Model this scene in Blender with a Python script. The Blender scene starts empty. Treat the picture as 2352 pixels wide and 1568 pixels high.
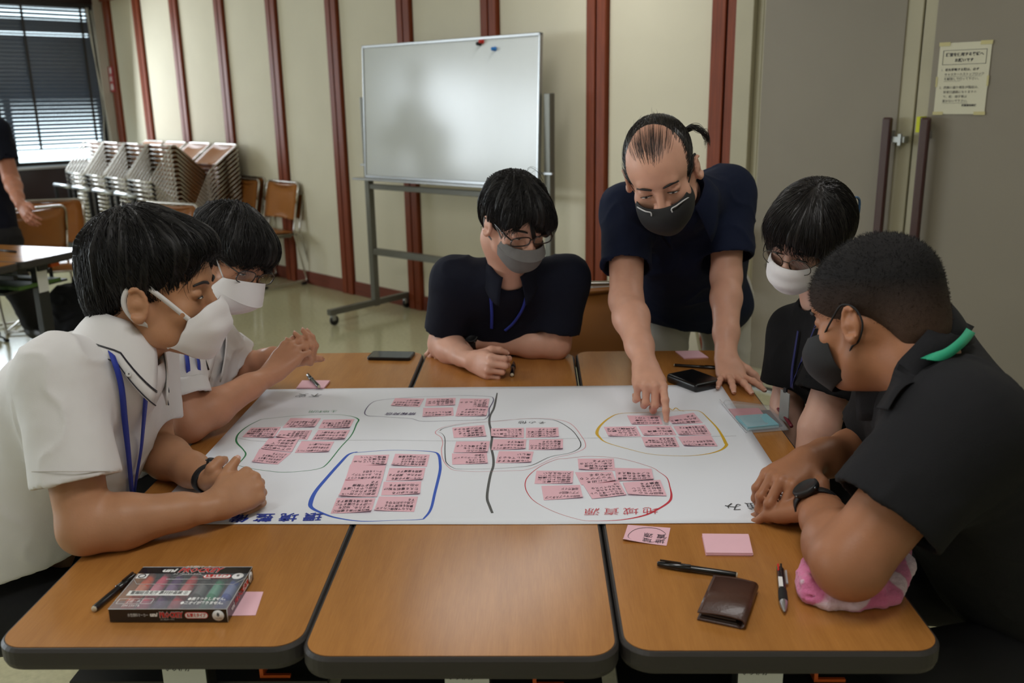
import bpy, bmesh, math, random
import numpy as np
from mathutils import Vector, Matrix
random.seed(7); np.random.seed(7)
S = bpy.context.scene
COL = S.collection
# ------------------------------------------------------------------ camera, world, lights, exposure
FPX = 2080.0; PITCH = .2607; YAW = .0277; ROLL = -.017
TZ = .70                      # table top height
CZ = TZ + .738                # lens height
_cy, _sy, _cp, _sp, _cr, _sr = math.cos(YAW), math.sin(YAW), math.cos(PITCH), math.sin(PITCH), math.cos(ROLL), math.sin(ROLL)
_r0 = np.array([_cy, _sy, 0.]); _fl = np.array([-_sy, _cy, 0.]); _z = np.array([0, 0, 1.])
CF = _cp*_fl - _sp*_z; _u0 = _sp*_fl + _cp*_z
CR = _cr*_r0 + _sr*_u0; CU = -_sr*_r0 + _cr*_u0
CC = np.array([0, 0, CZ])
def ray(x, y): return CF + (x-1176)/FPX*CR - (y-784)/FPX*CU
def atd(x, y, D): return CC + ray(x, y)*D
def atz(x, y, z):
    d = ray(x, y); return CC + d*(z-CZ)/d[2]
cam = bpy.data.cameras.new('camera'); cam.sensor_width = 36; cam.lens = FPX/2352*36
camo = bpy.data.objects.new('camera', cam); COL.objects.link(camo)
camo.matrix_world = Matrix(((CR[0], CU[0], -CF[0], 0), (CR[1], CU[1], -CF[1], 0), (CR[2], CU[2], -CF[2], CZ), (0, 0, 0, 1)))
cam.clip_start = .05; cam.clip_end = 100
cam.dof.use_dof = True; cam.dof.focus_distance = 1.85; cam.dof.aperture_fstop = 4.5
S.camera = camo
S.view_settings.view_transform = 'Standard'; S.view_settings.look = 'None'; S.view_settings.gamma = 1
S.view_settings.use_curve_mapping = False
S.view_settings.exposure = 0.10
wd = bpy.data.worlds.new('sky'); S.world = wd; wd.use_nodes = True
wd.node_tree.nodes['Background'].inputs[0].default_value = (.82, .92, 1.0, 1)
wd.node_tree.nodes['Background'].inputs[1].default_value = 3.2
# room frame: s along the panelled wall (to the right), t out of that wall into the room
WD = np.array([.721, -.693, 0.]); WN = np.array([-.693, -.721, 0.]); WB = np.array([-.746, 6.235, 0.])
def W(s, t, z=0.): return WB + WD*s + WN*t + np.array([0, 0, z])
S0 = -5.05; ZC = 2.52
def area(name, loc, target, sx, sy, power, col=(1, 1, 1)):
    l = bpy.data.lights.new(name, 'AREA'); l.shape = 'RECTANGLE'; l.size = sx; l.size_y = sy; l.energy = power; l.color = col
    o = bpy.data.objects.new(name, l); COL.objects.link(o)
    o.location = loc
    d = Vector(target) - Vector(loc)
    o.rotation_euler = d.to_track_quat('-Z', 'Y').to_euler()
    return o
# daylight entering through the unseen windows further along the left wall
for i, (t0, p, w) in enumerate(((7.1, 130, 2.3), (9.6, 100, 2.0), (11.9, 90, 2.0))):
    area('window_daylight', W(S0+.12, t0, 1.65), W(S0+3, t0+.1, 1.5), w, 1.5, p, (.86, .93, 1.0))
area('window_daylight', W(S0+.3, 1.1, 1.6), W(S0+3, 1.6, 1.2), 1.5, 1.1, 48, (.86, .93, 1.0))

# ceiling lamps of the room (above and beyond the picture)
LAMPS = [(-.15, 4.35, 9), (1.55, 2.6, 4.5), (-1.9, 2.3, 12), (.1, .9, 12), (-1.6, -.6, 9), (1.6, -1.2, 4), (-3.6, 4.6, 5)]
for x, y, p in LAMPS:
    l = bpy.data.lights.new('ceiling_lamp', 'AREA'); l.shape = 'RECTANGLE'; l.size = .34; l.size_y = 1.2; l.energy = p; l.color = (1, .985, .97)
    o = bpy.data.objects.new('ceiling_lamp', l); COL.objects.link(o); o.location = (x, y, ZC-.035); o.rotation_euler = (0, 0, math.atan2(WD[1], WD[0]))
# ------------------------------------------------------------------ materials
def lin(c):
    return tuple(((x/255)/12.92 if x/255 <= .04045 else ((x/255+.055)/1.055)**2.4) for x in c)
MATS = {}
def mat(name, rgb, rough=.5, metal=0, spec=.5, bump=0, bscale=200, var=0, vscale=8, coat=0, trans=0, sss=0, emit=0, stretch=None, sheen=0, alpha=1):
    if name in MATS: return MATS[name]
    m = bpy.data.materials.new(name); m.use_nodes = True
    nt = m.node_tree; b = nt.nodes['Principled BSDF']
    c = lin(rgb)
    b.inputs['Base Color'].default_value = (*c, 1); b.inputs['Roughness'].default_value = rough
    b.inputs['Metallic'].default_value = metal; b.inputs['Specular IOR Level'].default_value = spec
    b.inputs['Coat Weight'].default_value = coat; b.inputs['Transmission Weight'].default_value = trans
    b.inputs['Alpha'].default_value = alpha
    if sheen: b.inputs['Sheen Weight'].default_value = sheen; b.inputs['Sheen Roughness'].default_value = .5
    if sss:
        b.inputs['Subsurface Weight'].default_value = sss; b.inputs['Subsurface Radius'].default_value = (.012, .005, .003); b.inputs['Subsurface Scale'].default_value = 1
    if emit: b.inputs['Emission Color'].default_value = (*c, 1); b.inputs['Emission Strength'].default_value = emit
    tc = nt.nodes.new('ShaderNodeTexCoord'); mp = nt.nodes.new('ShaderNodeMapping'); nt.links.new(tc.outputs['Object'], mp.inputs[0])
    if stretch: mp.inputs['Scale'].default_value = stretch
    if var:
        n = nt.nodes.new('ShaderNodeTexNoise'); n.inputs['Scale'].default_value = vscale; n.inputs['Detail'].default_value = 5
        nt.links.new(mp.outputs[0], n.inputs[0])
        r = nt.nodes.new('ShaderNodeMapRange'); r.inputs[1].default_value = .3; r.inputs[2].default_value = .7
        r.inputs[3].default_value = 1-var; r.inputs[4].default_value = 1+var
        nt.links.new(n.outputs[0], r.inputs[0])
        mx = nt.nodes.new('ShaderNodeVectorMath'); mx.operation = 'SCALE'; mx.inputs[0].default_value = c
        nt.links.new(r.outputs[0], mx.inputs['Scale']); nt.links.new(mx.outputs[0], b.inputs['Base Color'])
    if bump:
        n2 = nt.nodes.new('ShaderNodeTexNoise'); n2.inputs['Scale'].default_value = bscale; n2.inputs['Detail'].default_value = 3
        nt.links.new(mp.outputs[0], n2.inputs[0])
        bp = nt.nodes.new('ShaderNodeBump'); bp.inputs['Strength'].default_value = bump; bp.inputs['Distance'].default_value = .002
        nt.links.new(n2.outputs[0], bp.inputs['Height']); nt.links.new(bp.outputs[0], b.inputs['Normal'])
    MATS[name] = m
    return m
# ------------------------------------------------------------------ object helpers
def link(o, parent=None):
    COL.objects.link(o)
    if parent is not None: o.parent = parent
    return o
def tag(o, label=None, cat=None, group=None, kind=None):
    if label: o['label'] = label
    if cat: o['category'] = cat
    if group: o['group'] = group
    if kind: o['kind'] = kind
    return o
def meshobj(name, verts, faces, m, parent=None, smooth=False):
    me = bpy.data.meshes.new(name); me.from_pydata([tuple(map(float, v)) for v in verts], [], faces); me.update()
    me.materials.append(m)
    if smooth: me.polygons.foreach_set('use_smooth', [True]*len(me.polygons))
    return link(bpy.data.objects.new(name, me), parent)
def fastmesh(name, V, Q, m, parent=None, smooth=True):
    me = bpy.data.meshes.new(name); n = len(Q); k = Q.shape[1]
    me.vertices.add(len(V)); me.vertices.foreach_set('co', V.astype(np.float32).ravel())
    me.loops.add(n*k); me.loops.foreach_set('vertex_index', Q.astype(np.int32).ravel())
    me.polygons.add(n); me.polygons.foreach_set('loop_start', np.arange(0, n*k, k, dtype=np.int32))
    me.update(calc_edges=True)
    me.polygons.foreach_set('use_smooth', np.full(n, smooth))
    me.materials.append(m)
    return link(bpy.data.objects.new(name, me), parent)
def bmobj(name, bm, m, parent=None, smooth=False):
    me = bpy.data.meshes.new(name); bm.to_mesh(me); bm.free(); me.materials.append(m)
    if smooth: me.polygons.foreach_set('use_smooth', [True]*len(me.polygons))
    return link(bpy.data.objects.new(name, me), parent)
def frame(x, y=None, z=None, o=(0, 0, 0)):
    """4x4 from axes"""
    M = Matrix.Identity(4)
    for i in range(3):
        M[i][0] = x[i]; M[i][1] = y[i]; M[i][2] = z[i]; M[i][3] = o[i]
    return M
WM = frame(WD, -WN, (0, 0, 1), WB)        # wall frame: x = s, y = behind wall, z up
def wobj(o): o.matrix_world = WM; return o
def bbox(bm, lo, hi, bevel=0, M=None, seg=2):
    r = bmesh.ops.create_cube(bm, size=1)['verts']
    for v in r:
        v.co = Vector([lo[i] + (v.co[i]+.5)*(hi[i]-lo[i]) for i in range(3)])
    if bevel:
        es = list({e for v in r for e in v.link_edges})
        rr = bmesh.ops.bevel(bm, geom=es, offset=bevel, segments=seg, affect='EDGES', profile=.5)
        r = list({v for f in rr['faces'] for v in f.verts} | {v for v in r if v.is_valid})
    if M is not None:
        for v in r: v.co = M @ v.co
    return r
def box(name, lo, hi, m, parent=None, bevel=0, M=None, seg=2):
    bm = bmesh.new(); bbox(bm, lo, hi, bevel, M, seg); return bmobj(name, bm, m, parent)
def tube_geo(pts, r, seg=8, closed=False, rad=None, V=None, F=None):
    pts = [Vector(p) for p in pts]; n = len(pts); base = len(V)
    up = None
    for i, p in enumerate(pts):
        a = pts[i-1] if (i > 0 or closed) else p; b = pts[(i+1) % n] if (i < n-1 or closed) else p
        t = (b-a).normalized() if (b-a).length > 1e-9 else Vector((0, 0, 1))
        if up is None:
            up = Vector((0, 0, 1)) if abs(t.z) < .9 else Vector((1, 0, 0))
        x = t.cross(up);
        if x.length < 1e-6: x = t.cross(Vector((1, 0, 0)))
        x.normalize(); up = x.cross(t).normalized()
        rr = rad[i] if rad is not None else r
        for k in range(seg):
            an = 2*math.pi*k/seg
            V.append(p + (x*math.cos(an)+up*math.sin(an))*rr)
    m = n if closed else n-1
    for i in range(m):
        for k in range(seg):
            a = base+i*seg+k; b = base+i*seg+(k+1) % seg; j = (i+1) % n
            c = base+j*seg+(k+1) % seg; d = base+j*seg+k
            F.append((a, b, c, d))
    if not closed:
        F.append(tuple(base+k for k in range(seg))[::-1]); F.append(tuple(base+(n-1)*seg+k for k in range(seg)))
def tube(name, pts, r, m, parent=None, seg=8, closed=False, rad=None):
    V = []; F = []; tube_geo(pts, r, seg, closed, rad, V, F)
    return meshobj(name, V, F, m, parent, True)
def tubes(name, lst, r, m, parent=None, seg=8):
    V = []; F = []
    for p in lst: tube_geo(p, r, seg, False, None, V, F)
    return meshobj(name, V, F, m, parent, True)
def fillet(pts, r, seg=4):
    """round the corners of a polyline"""
    pts = [Vector(p) for p in pts]; out = [pts[0]]
    for i in range(1, len(pts)-1):
        a, b, c = pts[i-1], pts[i], pts[i+1]
        u = (a-b); v = (c-b); q = min(r, u.length*.45, v.length*.45); u.normalize(); v.normalize()
        p0 = b+u*q; p1 = b+v*q
        for k in range(seg+1):
            t = k/seg; out.append((1-t)**2*p0 + 2*t*(1-t)*b + t*t*p1)
    out.append(pts[-1]); return out
def smooth_path(pts, n=8, closed=False):
    """Catmull-Rom"""
    P = [Vector(p) for p in pts]; out = []; N = len(P)
    for i in range(N if closed else N-1):
        p0 = P[i-1] if (i > 0 or closed) else P[0]; p1 = P[i]; p2 = P[(i+1) % N]; p3 = P[(i+2) % N] if (i+2 < N or closed) else P[-1]
        for k in range(n):
            t = k/n
            out.append(.5*((2*p1)+(-p0+p2)*t+(2*p0-5*p1+4*p2-p3)*t*t+(-p0+3*p1-3*p2+p3)*t**3))
    if not closed: out.append(P[-1])
    return out
def lathe(name, prof, m, parent=None, seg=20, M=None):
    V = []; F = []
    for (r, z) in prof:
        for k in range(seg):
            a = 2*math.pi*k/seg; v = Vector((r*math.cos(a), r*math.sin(a), z)); V.append(M @ v if M is not None else v)
    for i in range(len(prof)-1):
        for k in range(seg):
            F.append((i*seg+k, i*seg+(k+1) % seg, (i+1)*seg+(k+1) % seg, (i+1)*seg+k))
    return meshobj(name, V, F, m, parent, True)
def copy_tree(o, parent=None):
    c = o.copy(); COL.objects.link(c); c.parent = parent
    for ch in [x for x in CH.get(o.name, [])]:
        copy_tree(ch, c)
    return c
CH = {}
def reg(root):
    for ch in root.children: CH.setdefault(root.name, []).append(ch); reg(ch)
def empty(name, loc=(0, 0, 0), M=None):
    o = bpy.data.objects.new(name, None); COL.objects.link(o); o.empty_display_size = .05
    if M is not None: o.matrix_world = M
    else: o.location = loc
    return o
_tcache = {}
def text_mesh(body, size, res=1, align='LEFT', space=1.0, lsp=1.0, bold=0, shear=0):
    c = bpy.data.curves.new('t', 'FONT'); c.body = body; c.size = size; c.resolution_u = res; c.align_x = align; c.align_y = 'CENTER'
    c.space_character = space; c.space_line = lsp; c.offset = bold; c.shear = shear
    o = bpy.data.objects.new('t', c); COL.objects.link(o)
    dg = bpy.context.evaluated_depsgraph_get(); me = bpy.data.meshes.new_from_object(o.evaluated_get(dg))
    bpy.data.objects.remove(o); bpy.data.curves.remove(c)
    return me
def text(name, body, size, m, M, parent=None, fit=None, **k):
    me = text_mesh(body, size, **k)
    if fit:
        co = np.zeros(len(me.vertices)*3); me.vertices.foreach_get('co', co); co = co.reshape(-1, 3); a, b = co[:, 0].min(), co[:, 0].max(); co[:, 0] = (co[:, 0]-a)*fit/(b-a); me.vertices.foreach_set('co', co.ravel())
    me.materials.clear(); me.materials.append(m)
    o = bpy.data.objects.new(name, me); link(o, parent); o.matrix_local = M; me.name = name
    return o
# ------------------------------------------------------------------ value noise
def _h(ix, iy, iz):
    n = (ix*374761393 + iy*668265263 + iz*2147483647*7 + 1013904223) & 0xffffffff
    n = ((n ^ (n >> 13))*1274126177) & 0xffffffff
    return ((n ^ (n >> 16)) & 0xffff)/65535.0
def vnoise(P):
    P = np.asarray(P, float); i = np.floor(P).astype(np.int64); f = P-i; f = f*f*(3-2*f); r = 0
    for dx in (0, 1):
        for dy in (0, 1):
            for dz in (0, 1):
                w = (f[:, 0] if dx else 1-f[:, 0])*(f[:, 1] if dy else 1-f[:, 1])*(f[:, 2] if dz else 1-f[:, 2])
                r = r + w*_h(i[:, 0]+dx, i[:, 1]+dy, i[:, 2]+dz)
    return r*2-1
# ------------------------------------------------------------------ implicit surfaces
def nrm(v): v = np.asarray(v, float); return v/np.linalg.norm(v)
class Fr:
    """rigid frame; local axes columns of R, origin o"""
    def __init__(s, o, fwd, up=(0, 0, 1), sc=1.0):
        s.o = np.asarray(o, float); y = nrm(fwd); x = nrm(np.cross(y, up)); z = np.cross(x, y); s.R = np.array([x, y, z]).T; s.sc = sc
    def __call__(s, x, y=None, z=None):
        if y is None: x, y, z = x
        return s.o + s.R @ (np.array([x, y, z])*s.sc)
    def mat(s): return frame(s.R[:, 0], s.R[:, 1], s.R[:, 2], s.o)
class Sdf:
    def __init__(s): s.p = []
    def add(s, fn, c, ext, k, op='u'): s.p.append((fn, np.asarray(c, float), np.asarray(ext, float), k, op)); return s
    def cone(s, a, b, r1, r2=None, k=.01, op='u', sq=None):
        """tapered capsule; sq=(dir, factor): squash along dir (factor<1 = thinner)"""
        a = np.asarray(a, float); b = np.asarray(b, float); r2 = r1 if r2 is None else r2
        ba = b-a; L = max(float(ba@ba), 1e-12)
        if sq is None:
            def fn(X, Y, Z):
                x, y, z = X-a[0], Y-a[1], Z-a[2]
                t = np.clip((x*ba[0]+y*ba[1]+z*ba[2])/L, 0, 1)
                return np.sqrt((x-t*ba[0])**2+(y-t*ba[1])**2+(z-t*ba[2])**2)-(r1+(r2-r1)*t)
        else:
            d = nrm(sq[0]); q = 1/sq[1]-1; bd = float(ba@d); ba2 = ba+d*bd*q; L2 = float(ba2@ba2); sc = sq[1]
            def fn(X, Y, Z):
                x, y, z = X-a[0], Y-a[1], Z-a[2]
                e = (x*d[0]+y*d[1]+z*d[2])*q
                x = x+e*d[0]; y = y+e*d[1]; z = z+e*d[2]
                t = np.clip((x*ba2[0]+y*ba2[1]+z*ba2[2])/L2, 0, 1)
                return (np.sqrt((x-t*ba2[0])**2+(y-t*ba2[1])**2+(z-t*ba2[2])**2)-(r1+(r2-r1)*t))*(sc+1)/2
        rm = max(r1, r2)
        return s.add(fn, (a+b)/2, np.abs(ba)/2+rm, k, op)
    def chain(s, pts, rads, k=.01, op='u', sq=None):
        for i in range(len(pts)-1): s.cone(pts[i], pts[i+1], rads[i], rads[i+1], k, op, sq)
        return s
    def ell(s, c, r, R=None, k=.01, op='u'):
        c = np.asarray(c, float); r = np.asarray(r, float); R = np.eye(3) if R is None else np.asarray(R)
        def fn(X, Y, Z):
            x, y, z = X-c[0], Y-c[1], Z-c[2]; k0 = 0; k1 = 0
            for i in range(3):
                q = (x*R[0, i]+y*R[1, i]+z*R[2, i])/r[i]; k0 = k0+q*q; k1 = k1+(q/r[i])**2
            k0 = np.sqrt(k0); k1 = np.sqrt(k1)+1e-9
            return k0*(k0-1)/k1
        return s.add(fn, c, np.full(3, max(r)), k, op)
    def rbox(s, c, h, rad, R=None, k=.005, op='u'):
        c = np.asarray(c, float); h = np.asarray(h, float); R = np.eye(3) if R is None else np.asarray(R)
        def fn(X, Y, Z):
            x, y, z = X-c[0], Y-c[1], Z-c[2]; o = 0; ins = None
            for i in range(3):
                q = np.abs(x*R[0, i]+y*R[1, i]+z*R[2, i])-(h[i]-rad)
                o = o+np.maximum(q, 0)**2; ins = q if ins is None else np.maximum(ins, q)
            return np.sqrt(o)+np.minimum(ins, 0)-rad
        return s.add(fn, c, np.full(3, float(np.linalg.norm(h))), k, op)
    def plane(s, p, n, k=.003):
        """cut away everything on the side n points to"""
        p = np.asarray(p, float); n = nrm(n)
        return s.add(lambda X, Y, Z: (X-p[0])*n[0]+(Y-p[1])*n[1]+(Z-p[2])*n[2], p, np.full(3, 99.), k, 'i')
    def group(s, g, k=.003, op='u'):
        lo, hi = g.bounds(); return s.add(lambda X, Y, Z: g.ev(X, Y, Z), (lo+hi)/2, (hi-lo)/2, k, op)
    def offset(s, d):
        g = Sdf(); lo, hi = s.bounds(); g.add(lambda X, Y, Z: s.ev(X, Y, Z)-d, (lo+hi)/2, (hi-lo)/2+abs(d), 0); return g
    def bounds(s):
        lo = np.full(3, 1e9); hi = -lo
        for fn, c, e, k, op in s.p:
            if op == 'u': lo = np.minimum(lo, c-e); hi = np.maximum(hi, c+e)
        return lo, hi
    @staticmethod
    def comb(a, b, k, op):
        if op == 'u':
            if k <= 0: return np.minimum(a, b)
            h = np.maximum(k-np.abs(a-b), 0); return np.minimum(a, b)-h*h/(4*k)
        if op == 's': b = -b
        if k <= 0: return np.maximum(a, b)
        h = np.maximum(k-np.abs(a-b), 0); return np.maximum(a, b)+h*h/(4*k)
    def ev(s, X, Y, Z):
        shp = np.broadcast(X, Y, Z).shape; r = np.full(shp, .3, np.float32)
        for fn, c, e, k, op in s.p: r = s.comb(r, fn(X, Y, Z), k, op)
        return r
    def pts(s, P): return s.ev(P[:, 0], P[:, 1], P[:, 2])
    def mesh(s, v, name=None, m=None, parent=None, lo=None, hi=None, disp=None):
        l, h = s.bounds()
        if lo is not None: l = np.maximum(l, lo)
        if hi is not None: h = np.minimum(h, hi)
        l = l-2.5*v; h = h+2.5*v; n = np.maximum(np.ceil((h-l)/v).astype(int)+1, 3)
        ax = [(l[i]+v*np.arange(n[i])).astype(np.float32) for i in range(3)]
        F = np.full(n, .3, np.float32)
        for fn, c, e, k, op in s.p:
            mg = k+3*v
            a = np.clip(np.floor((c-e-mg-l)/v).astype(int), 0, n); b = np.clip(np.ceil((c+e+mg-l)/v).astype(int)+1, 0, n)
            if (b <= a).any(): continue
            sl = tuple(slice(a[i], b[i]) for i in range(3))
            d = fn(ax[0][sl[0]][:, None, None], ax[1][sl[1]][None, :, None], ax[2][sl[2]][None, None, :])
            F[sl] = s.comb(F[sl], d, k, op)
        V, Q = nets(F, l, v)
        if disp is not None:
            N = vnormals(V, Q); V = V+N*disp(V, N)[:, None]
        if name is None: return V, Q
        return fastmesh(name, V, Q, m, parent)
def nets(F, l, v):
    I = F < 0
    s = None
    for dx in (0, 1):
        for dy in (0, 1):
            for dz in (0, 1):
                q = I[dx:I.shape[0]-1+dx, dy:I.shape[1]-1+dy, dz:I.shape[2]-1+dz].astype(np.uint8)
                s = q if s is None else s+q
    act = np.nonzero((s > 0) & (s < 8)); del s
    idx = np.full(tuple(x-1 for x in F.shape), -1, np.int32); idx[act] = np.arange(len(act[0]))
    acc = np.zeros((len(act[0]), 3)); cnt = np.zeros(len(act[0]))
    cs = [(a, b, c) for a in (0, 1) for b in (0, 1) for c in (0, 1)]
    val = {c: F[act[0]+c[0], act[1]+c[1], act[2]+c[2]] for c in cs}
    for c in cs:
        for ax in range(3):
            if c[ax]: continue
            d = list(c); d[ax] = 1; d = tuple(d); a = val[c]; b = val[d]
            m = (a < 0) != (b < 0); t = np.where(m, a/np.where(m, a-b, 1), 0)
            for i in range(3): acc[:, i] += np.where(m, c[i]+(t if i == ax else 0), 0)
            cnt += m
    V = (np.stack(act, 1)+acc/cnt[:, None])*v+l
    Q = []
    for ax in range(3):
        sl0 = [slice(1, x-1) for x in F.shape]; sl1 = list(sl0)
        sl0[ax] = slice(0, F.shape[ax]-1); sl1[ax] = slice(1, F.shape[ax])
        A = I[tuple(sl0)]; B = I[tuple(sl1)]; e = np.nonzero(A != B); fl = A[e]
        p = [e[i]+(0 if i == ax else 1) for i in range(3)]
        o1, o2 = [(1, 2), (2, 0), (0, 1)][ax]
        def cell(a, b):
            q = [x.copy() for x in p]; q[o1] -= a; q[o2] -= b; return idx[q[0], q[1], q[2]]
        f = np.stack([cell(1, 1), cell(0, 1), cell(0, 0), cell(1, 0)], 1)
        f[~fl] = f[~fl][:, ::-1]; Q.append(f)
    return V, np.concatenate(Q)
def vnormals(V, Q):
    n = np.cross(V[Q[:, 2]]-V[Q[:, 0]], V[Q[:, 3]]-V[Q[:, 1]]); N = np.zeros_like(V)
    for i in range(4):
        for j in range(3): N[:, j] += np.bincount(Q[:, i], n[:, j], len(V))
    return N/(np.linalg.norm(N, axis=1)[:, None]+1e-12)
# ------------------------------------------------------------------ materials of the room
M_wall = mat('wall_cloth', (222, 216, 194), .9, bump=.25, bscale=350, var=.025, vscale=3)
M_strip = mat('red_brown_wood', (124, 56, 27), .5, spec=.3, var=.22, vscale=6, stretch=(14, 14, .8))
M_ceil = mat('ceiling_white', (215, 212, 205), .95, var=.03, vscale=40)
M_floor = mat('vinyl_floor', (196, 192, 156), .16, spec=.5, var=.09, vscale=55, bump=.05, bscale=12)
M_door = mat('door_paint', (138, 130, 115), .55, var=.03, vscale=2.5, bump=.04, bscale=90)
M_frame = mat('door_frame_paint', (176, 169, 143), .5, var=.04, vscale=5)
M_base = mat('baseboard_wood', (112, 50, 30), .5, var=.15, vscale=5, stretch=(1, 8, 8))
M_dark = mat('dark_panel', (40, 24, 24), .3, var=.1, vscale=4)
M_blind = mat('blind_slat_grey', (92, 100, 112), .45, metal=.3)
M_blackm = mat('black_metal', (25, 25, 27), .5)
M_alu = mat('aluminium', (175, 178, 180), .35, metal=.85)
M_wcord = mat('cord_white', (215, 215, 205), .7)
def st(o): o['kind'] = 'structure'; return o
# floor and ceiling
HX = (S0-.3, 8.0); HT = (-.5, 13.2)
st(wobj(box('floor', (HX[0], -HT[1], -.1), (HX[1], .5, 0), M_floor)))
st(wobj(box('ceiling', (HX[0], -HT[1], ZC), (HX[1], .5, ZC+.1), M_ceil)))
# panelled back wall
wb_ = st(wobj(box('wall_back', (S0-.15, .004, 0), (HX[1], .2, ZC), M_wall)))
strips = [-4.955+.822*i for i in range(9)]; strips[8] = 1.535; strips.append(2.345)
strips = [-4.95, -4.243, -3.455, -2.62, -1.786, -.962, -.13, .69, 1.533, 2.345]
for i in range(9):
    a = strips[i]+.075; b = strips[i+1]-.075
    o = box('wall_panel', (a, -.006, .10), (b, .006, ZC), M_wall, wb_, bevel=.003); 
for i, c in enumerate(strips):
    w = .042 if i == 9 else .034
    for q in ((-1, 1)):
        a, b = sorted((c+q*.006, c+q*(w*2)))
        box('batten', (a, -.034, 0), (b, .01, ZC), M_strip, wb_, bevel=.004)
    box('batten_groove', (c-.008, -.02, 0), (c+.008, .008, ZC), M_dark, wb_)
for i in range(9):
    box('baseboard_piece', (strips[i]+.07, -.016, 0), (strips[i+1]-.07, .01, .105), M_base, wb_, bevel=.003)
st(wobj(box('trim_1', (S0, -.05, ZC-.05), (2.4, .01, ZC), M_strip, bevel=.005)))      # crown along the ceiling
# double steel door
DS0, DM, DE = 2.43, 3.268, 4.12
fr = st(wobj(box('trim_2', (DS0-.025, -.05, 0), (DS0+.07, .02, 2.3), M_frame, bevel=.004)))
box('door_stop', (DS0+.07, -.02, 0), (DS0+.105, .02, 2.3), M_frame, fr, bevel=.003)
box('jamb', (DE-.02, -.05, 0), (DE+.08, .02, 2.3), M_frame, fr, bevel=.004)
box('head_jamb', (DS0-.025, -.05, 2.2), (DE+.08, .02, 2.3), M_frame, fr, bevel=.004)
box('threshold', (DS0+.07, -.045, 0), (DE, .0, .012), M_alu, fr)
M_brownbar = mat('brown_pull_bar', (62, 32, 30), .35, coat=.2)
for n, (a, b, side) in enumerate(((DS0+.105, DM-.004, 1), (DM+.004, DE-.02, -1))):
    d = st(wobj(box('door_%d' % (n+1), (a, -.018, .015), (b, .02, 2.2), M_frame, bevel=.003)))
    pa, pb = (a+.01, b-.065) if side > 0 else (a+.05, b-.01)
    box('door_skin', (pa, -.024, .11), (pb, -.01, 2.17), M_door, d, bevel=.002)
    box('kick_rail', (a+.01, -.026, .02), (b-.01, -.012, .1), M_frame, d, bevel=.003)
    hx = b-.085 if side > 0 else a+.065
    h = box('door_handle', (hx-.02, -.085, .62), (hx+.02, -.058, 1.34), M_brownbar, d, bevel=.008)
    for z in (.68, 1.27):
        box('handle_bracket', (hx-.012, -.06, z-.015), (hx+.012, -.016, z+.015), M_alu, h)
    if side > 0:
        k = box('latch', (hx+.02, -.065, 1.235), (hx+.075, -.022, 1.262), M_alu, d, bevel=.003)
        box('latch_bolt', (hx+.05, -.075, 1.225), (hx+.062, -.06, 1.272), M_alu, k)
    else:
        box('yellow_tape', (hx-.034, -.082, 1.28), (hx-.019, -.02, 1.343), mat('yellow_tape', (205, 210, 40), .6), d)
# window wall
def wl(name, lo, hi, m, parent=None, **k):       # window wall coordinates: x = t, y = behind the wall (towards -s), z
    o = box(name, lo, hi, m, parent, **k)
    if parent is None: o.matrix_world = frame(WN, -WD, (0, 0, 1), WB+WD*S0)
    return o
M_wallp = mat('wall_plaster', (206, 203, 190), .9, bump=.1, bscale=60)
wl_ = st(wl('wall_left', (-.1, 0, 0), (.115, .2, ZC), M_wallp))
t = .115
wins = [(.115, 1.95), (5.9, 8.3), (8.6, 10.65), (10.85, 12.95)]
for (a, b) in wins:
    if a > t: wl('wall_pier', (t, 0, 0), (a, .2, ZC), M_wallp, wl_)
    wl('wall_below', (a, .0, 0), (b, .2, .86), M_dark, wl_)
    wl('wall_above', (a, 0, 2.44), (b, .2, ZC), M_dark, wl_)
    t = b
wl('wall_pier', (t, 0, 0), (13.2, .2, ZC), M_wallp, wl_)
wl('sill', (.115, -.06, .845), (1.95, .12, .872), M_alu, wl_, bevel=.004)
wl('convector', (.2, -.11, 0), (3.0, -.0, .21), mat('convector_grey', (120, 126, 130), .5), wl_, bevel=.005)
for n, (a, b) in enumerate(wins):
    w = st(wl('window_%d' % (n+1), (a, .05, .87), (b, .11, .91), M_blackm))
    wl('window_jamb', (a, .03, .87), (a+.045, .11, 2.44), M_blackm, w)
    wl('window_jamb', (b-.045, .03, .87), (b, .11, 2.44), M_blackm, w)
    wl('window_head', (a, .03, 2.39), (b, .11, 2.44), M_blackm, w)
    wl('window_mullion', ((a+b)/2-.025, .05, .87), ((a+b)/2+.025, .11, 2.44), M_blackm, w)
    wl('pane', (a+.04, .078, .9), (b-.04, .084, 2.4), mat('window_glass', (235, 245, 245), .02, trans=1, spec=.5), w)
# venetian blind in the corner window
bl = wl('blind_head_rail', (.16, -.06, 2.39), (1.9, -.02, 2.43), M_blackm); bl.name = 'venetian_blind'
tag(bl, 'dark grey venetian blind hanging in the bright corner window', 'blind')
sl = None; z = 2.36; i = 0
while z > 1.05:
    tl = .62 if z > 2.25 else (1.22 if z > 1.85 else (1.22-(1.85-z)*1.0))
    tl = max(tl, .35)
    if i == 6: tl = .5
    bm = bmesh.new(); c, s_ = math.cos(tl)*.024, math.sin(tl)*.024
    vs = [bm.verts.new((x, -.04+k*c, k*s_+(.0025 if k == 0 else 0))) for x in (.17, 1.9) for k in (-1, 0, 1)]
    bm.faces.new((vs[0], vs[1], vs[4], vs[3])); bm.faces.new((vs[1], vs[2], vs[5], vs[4]))
    o = bmobj('slat', bm, M_blind, bl); o.location = (0, 0, z)
    z -= .0375; i += 1
wl('bottom_rail', (.17, -.055, 1.03), (1.9, -.025, 1.045), M_blackm, bl)
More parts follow.
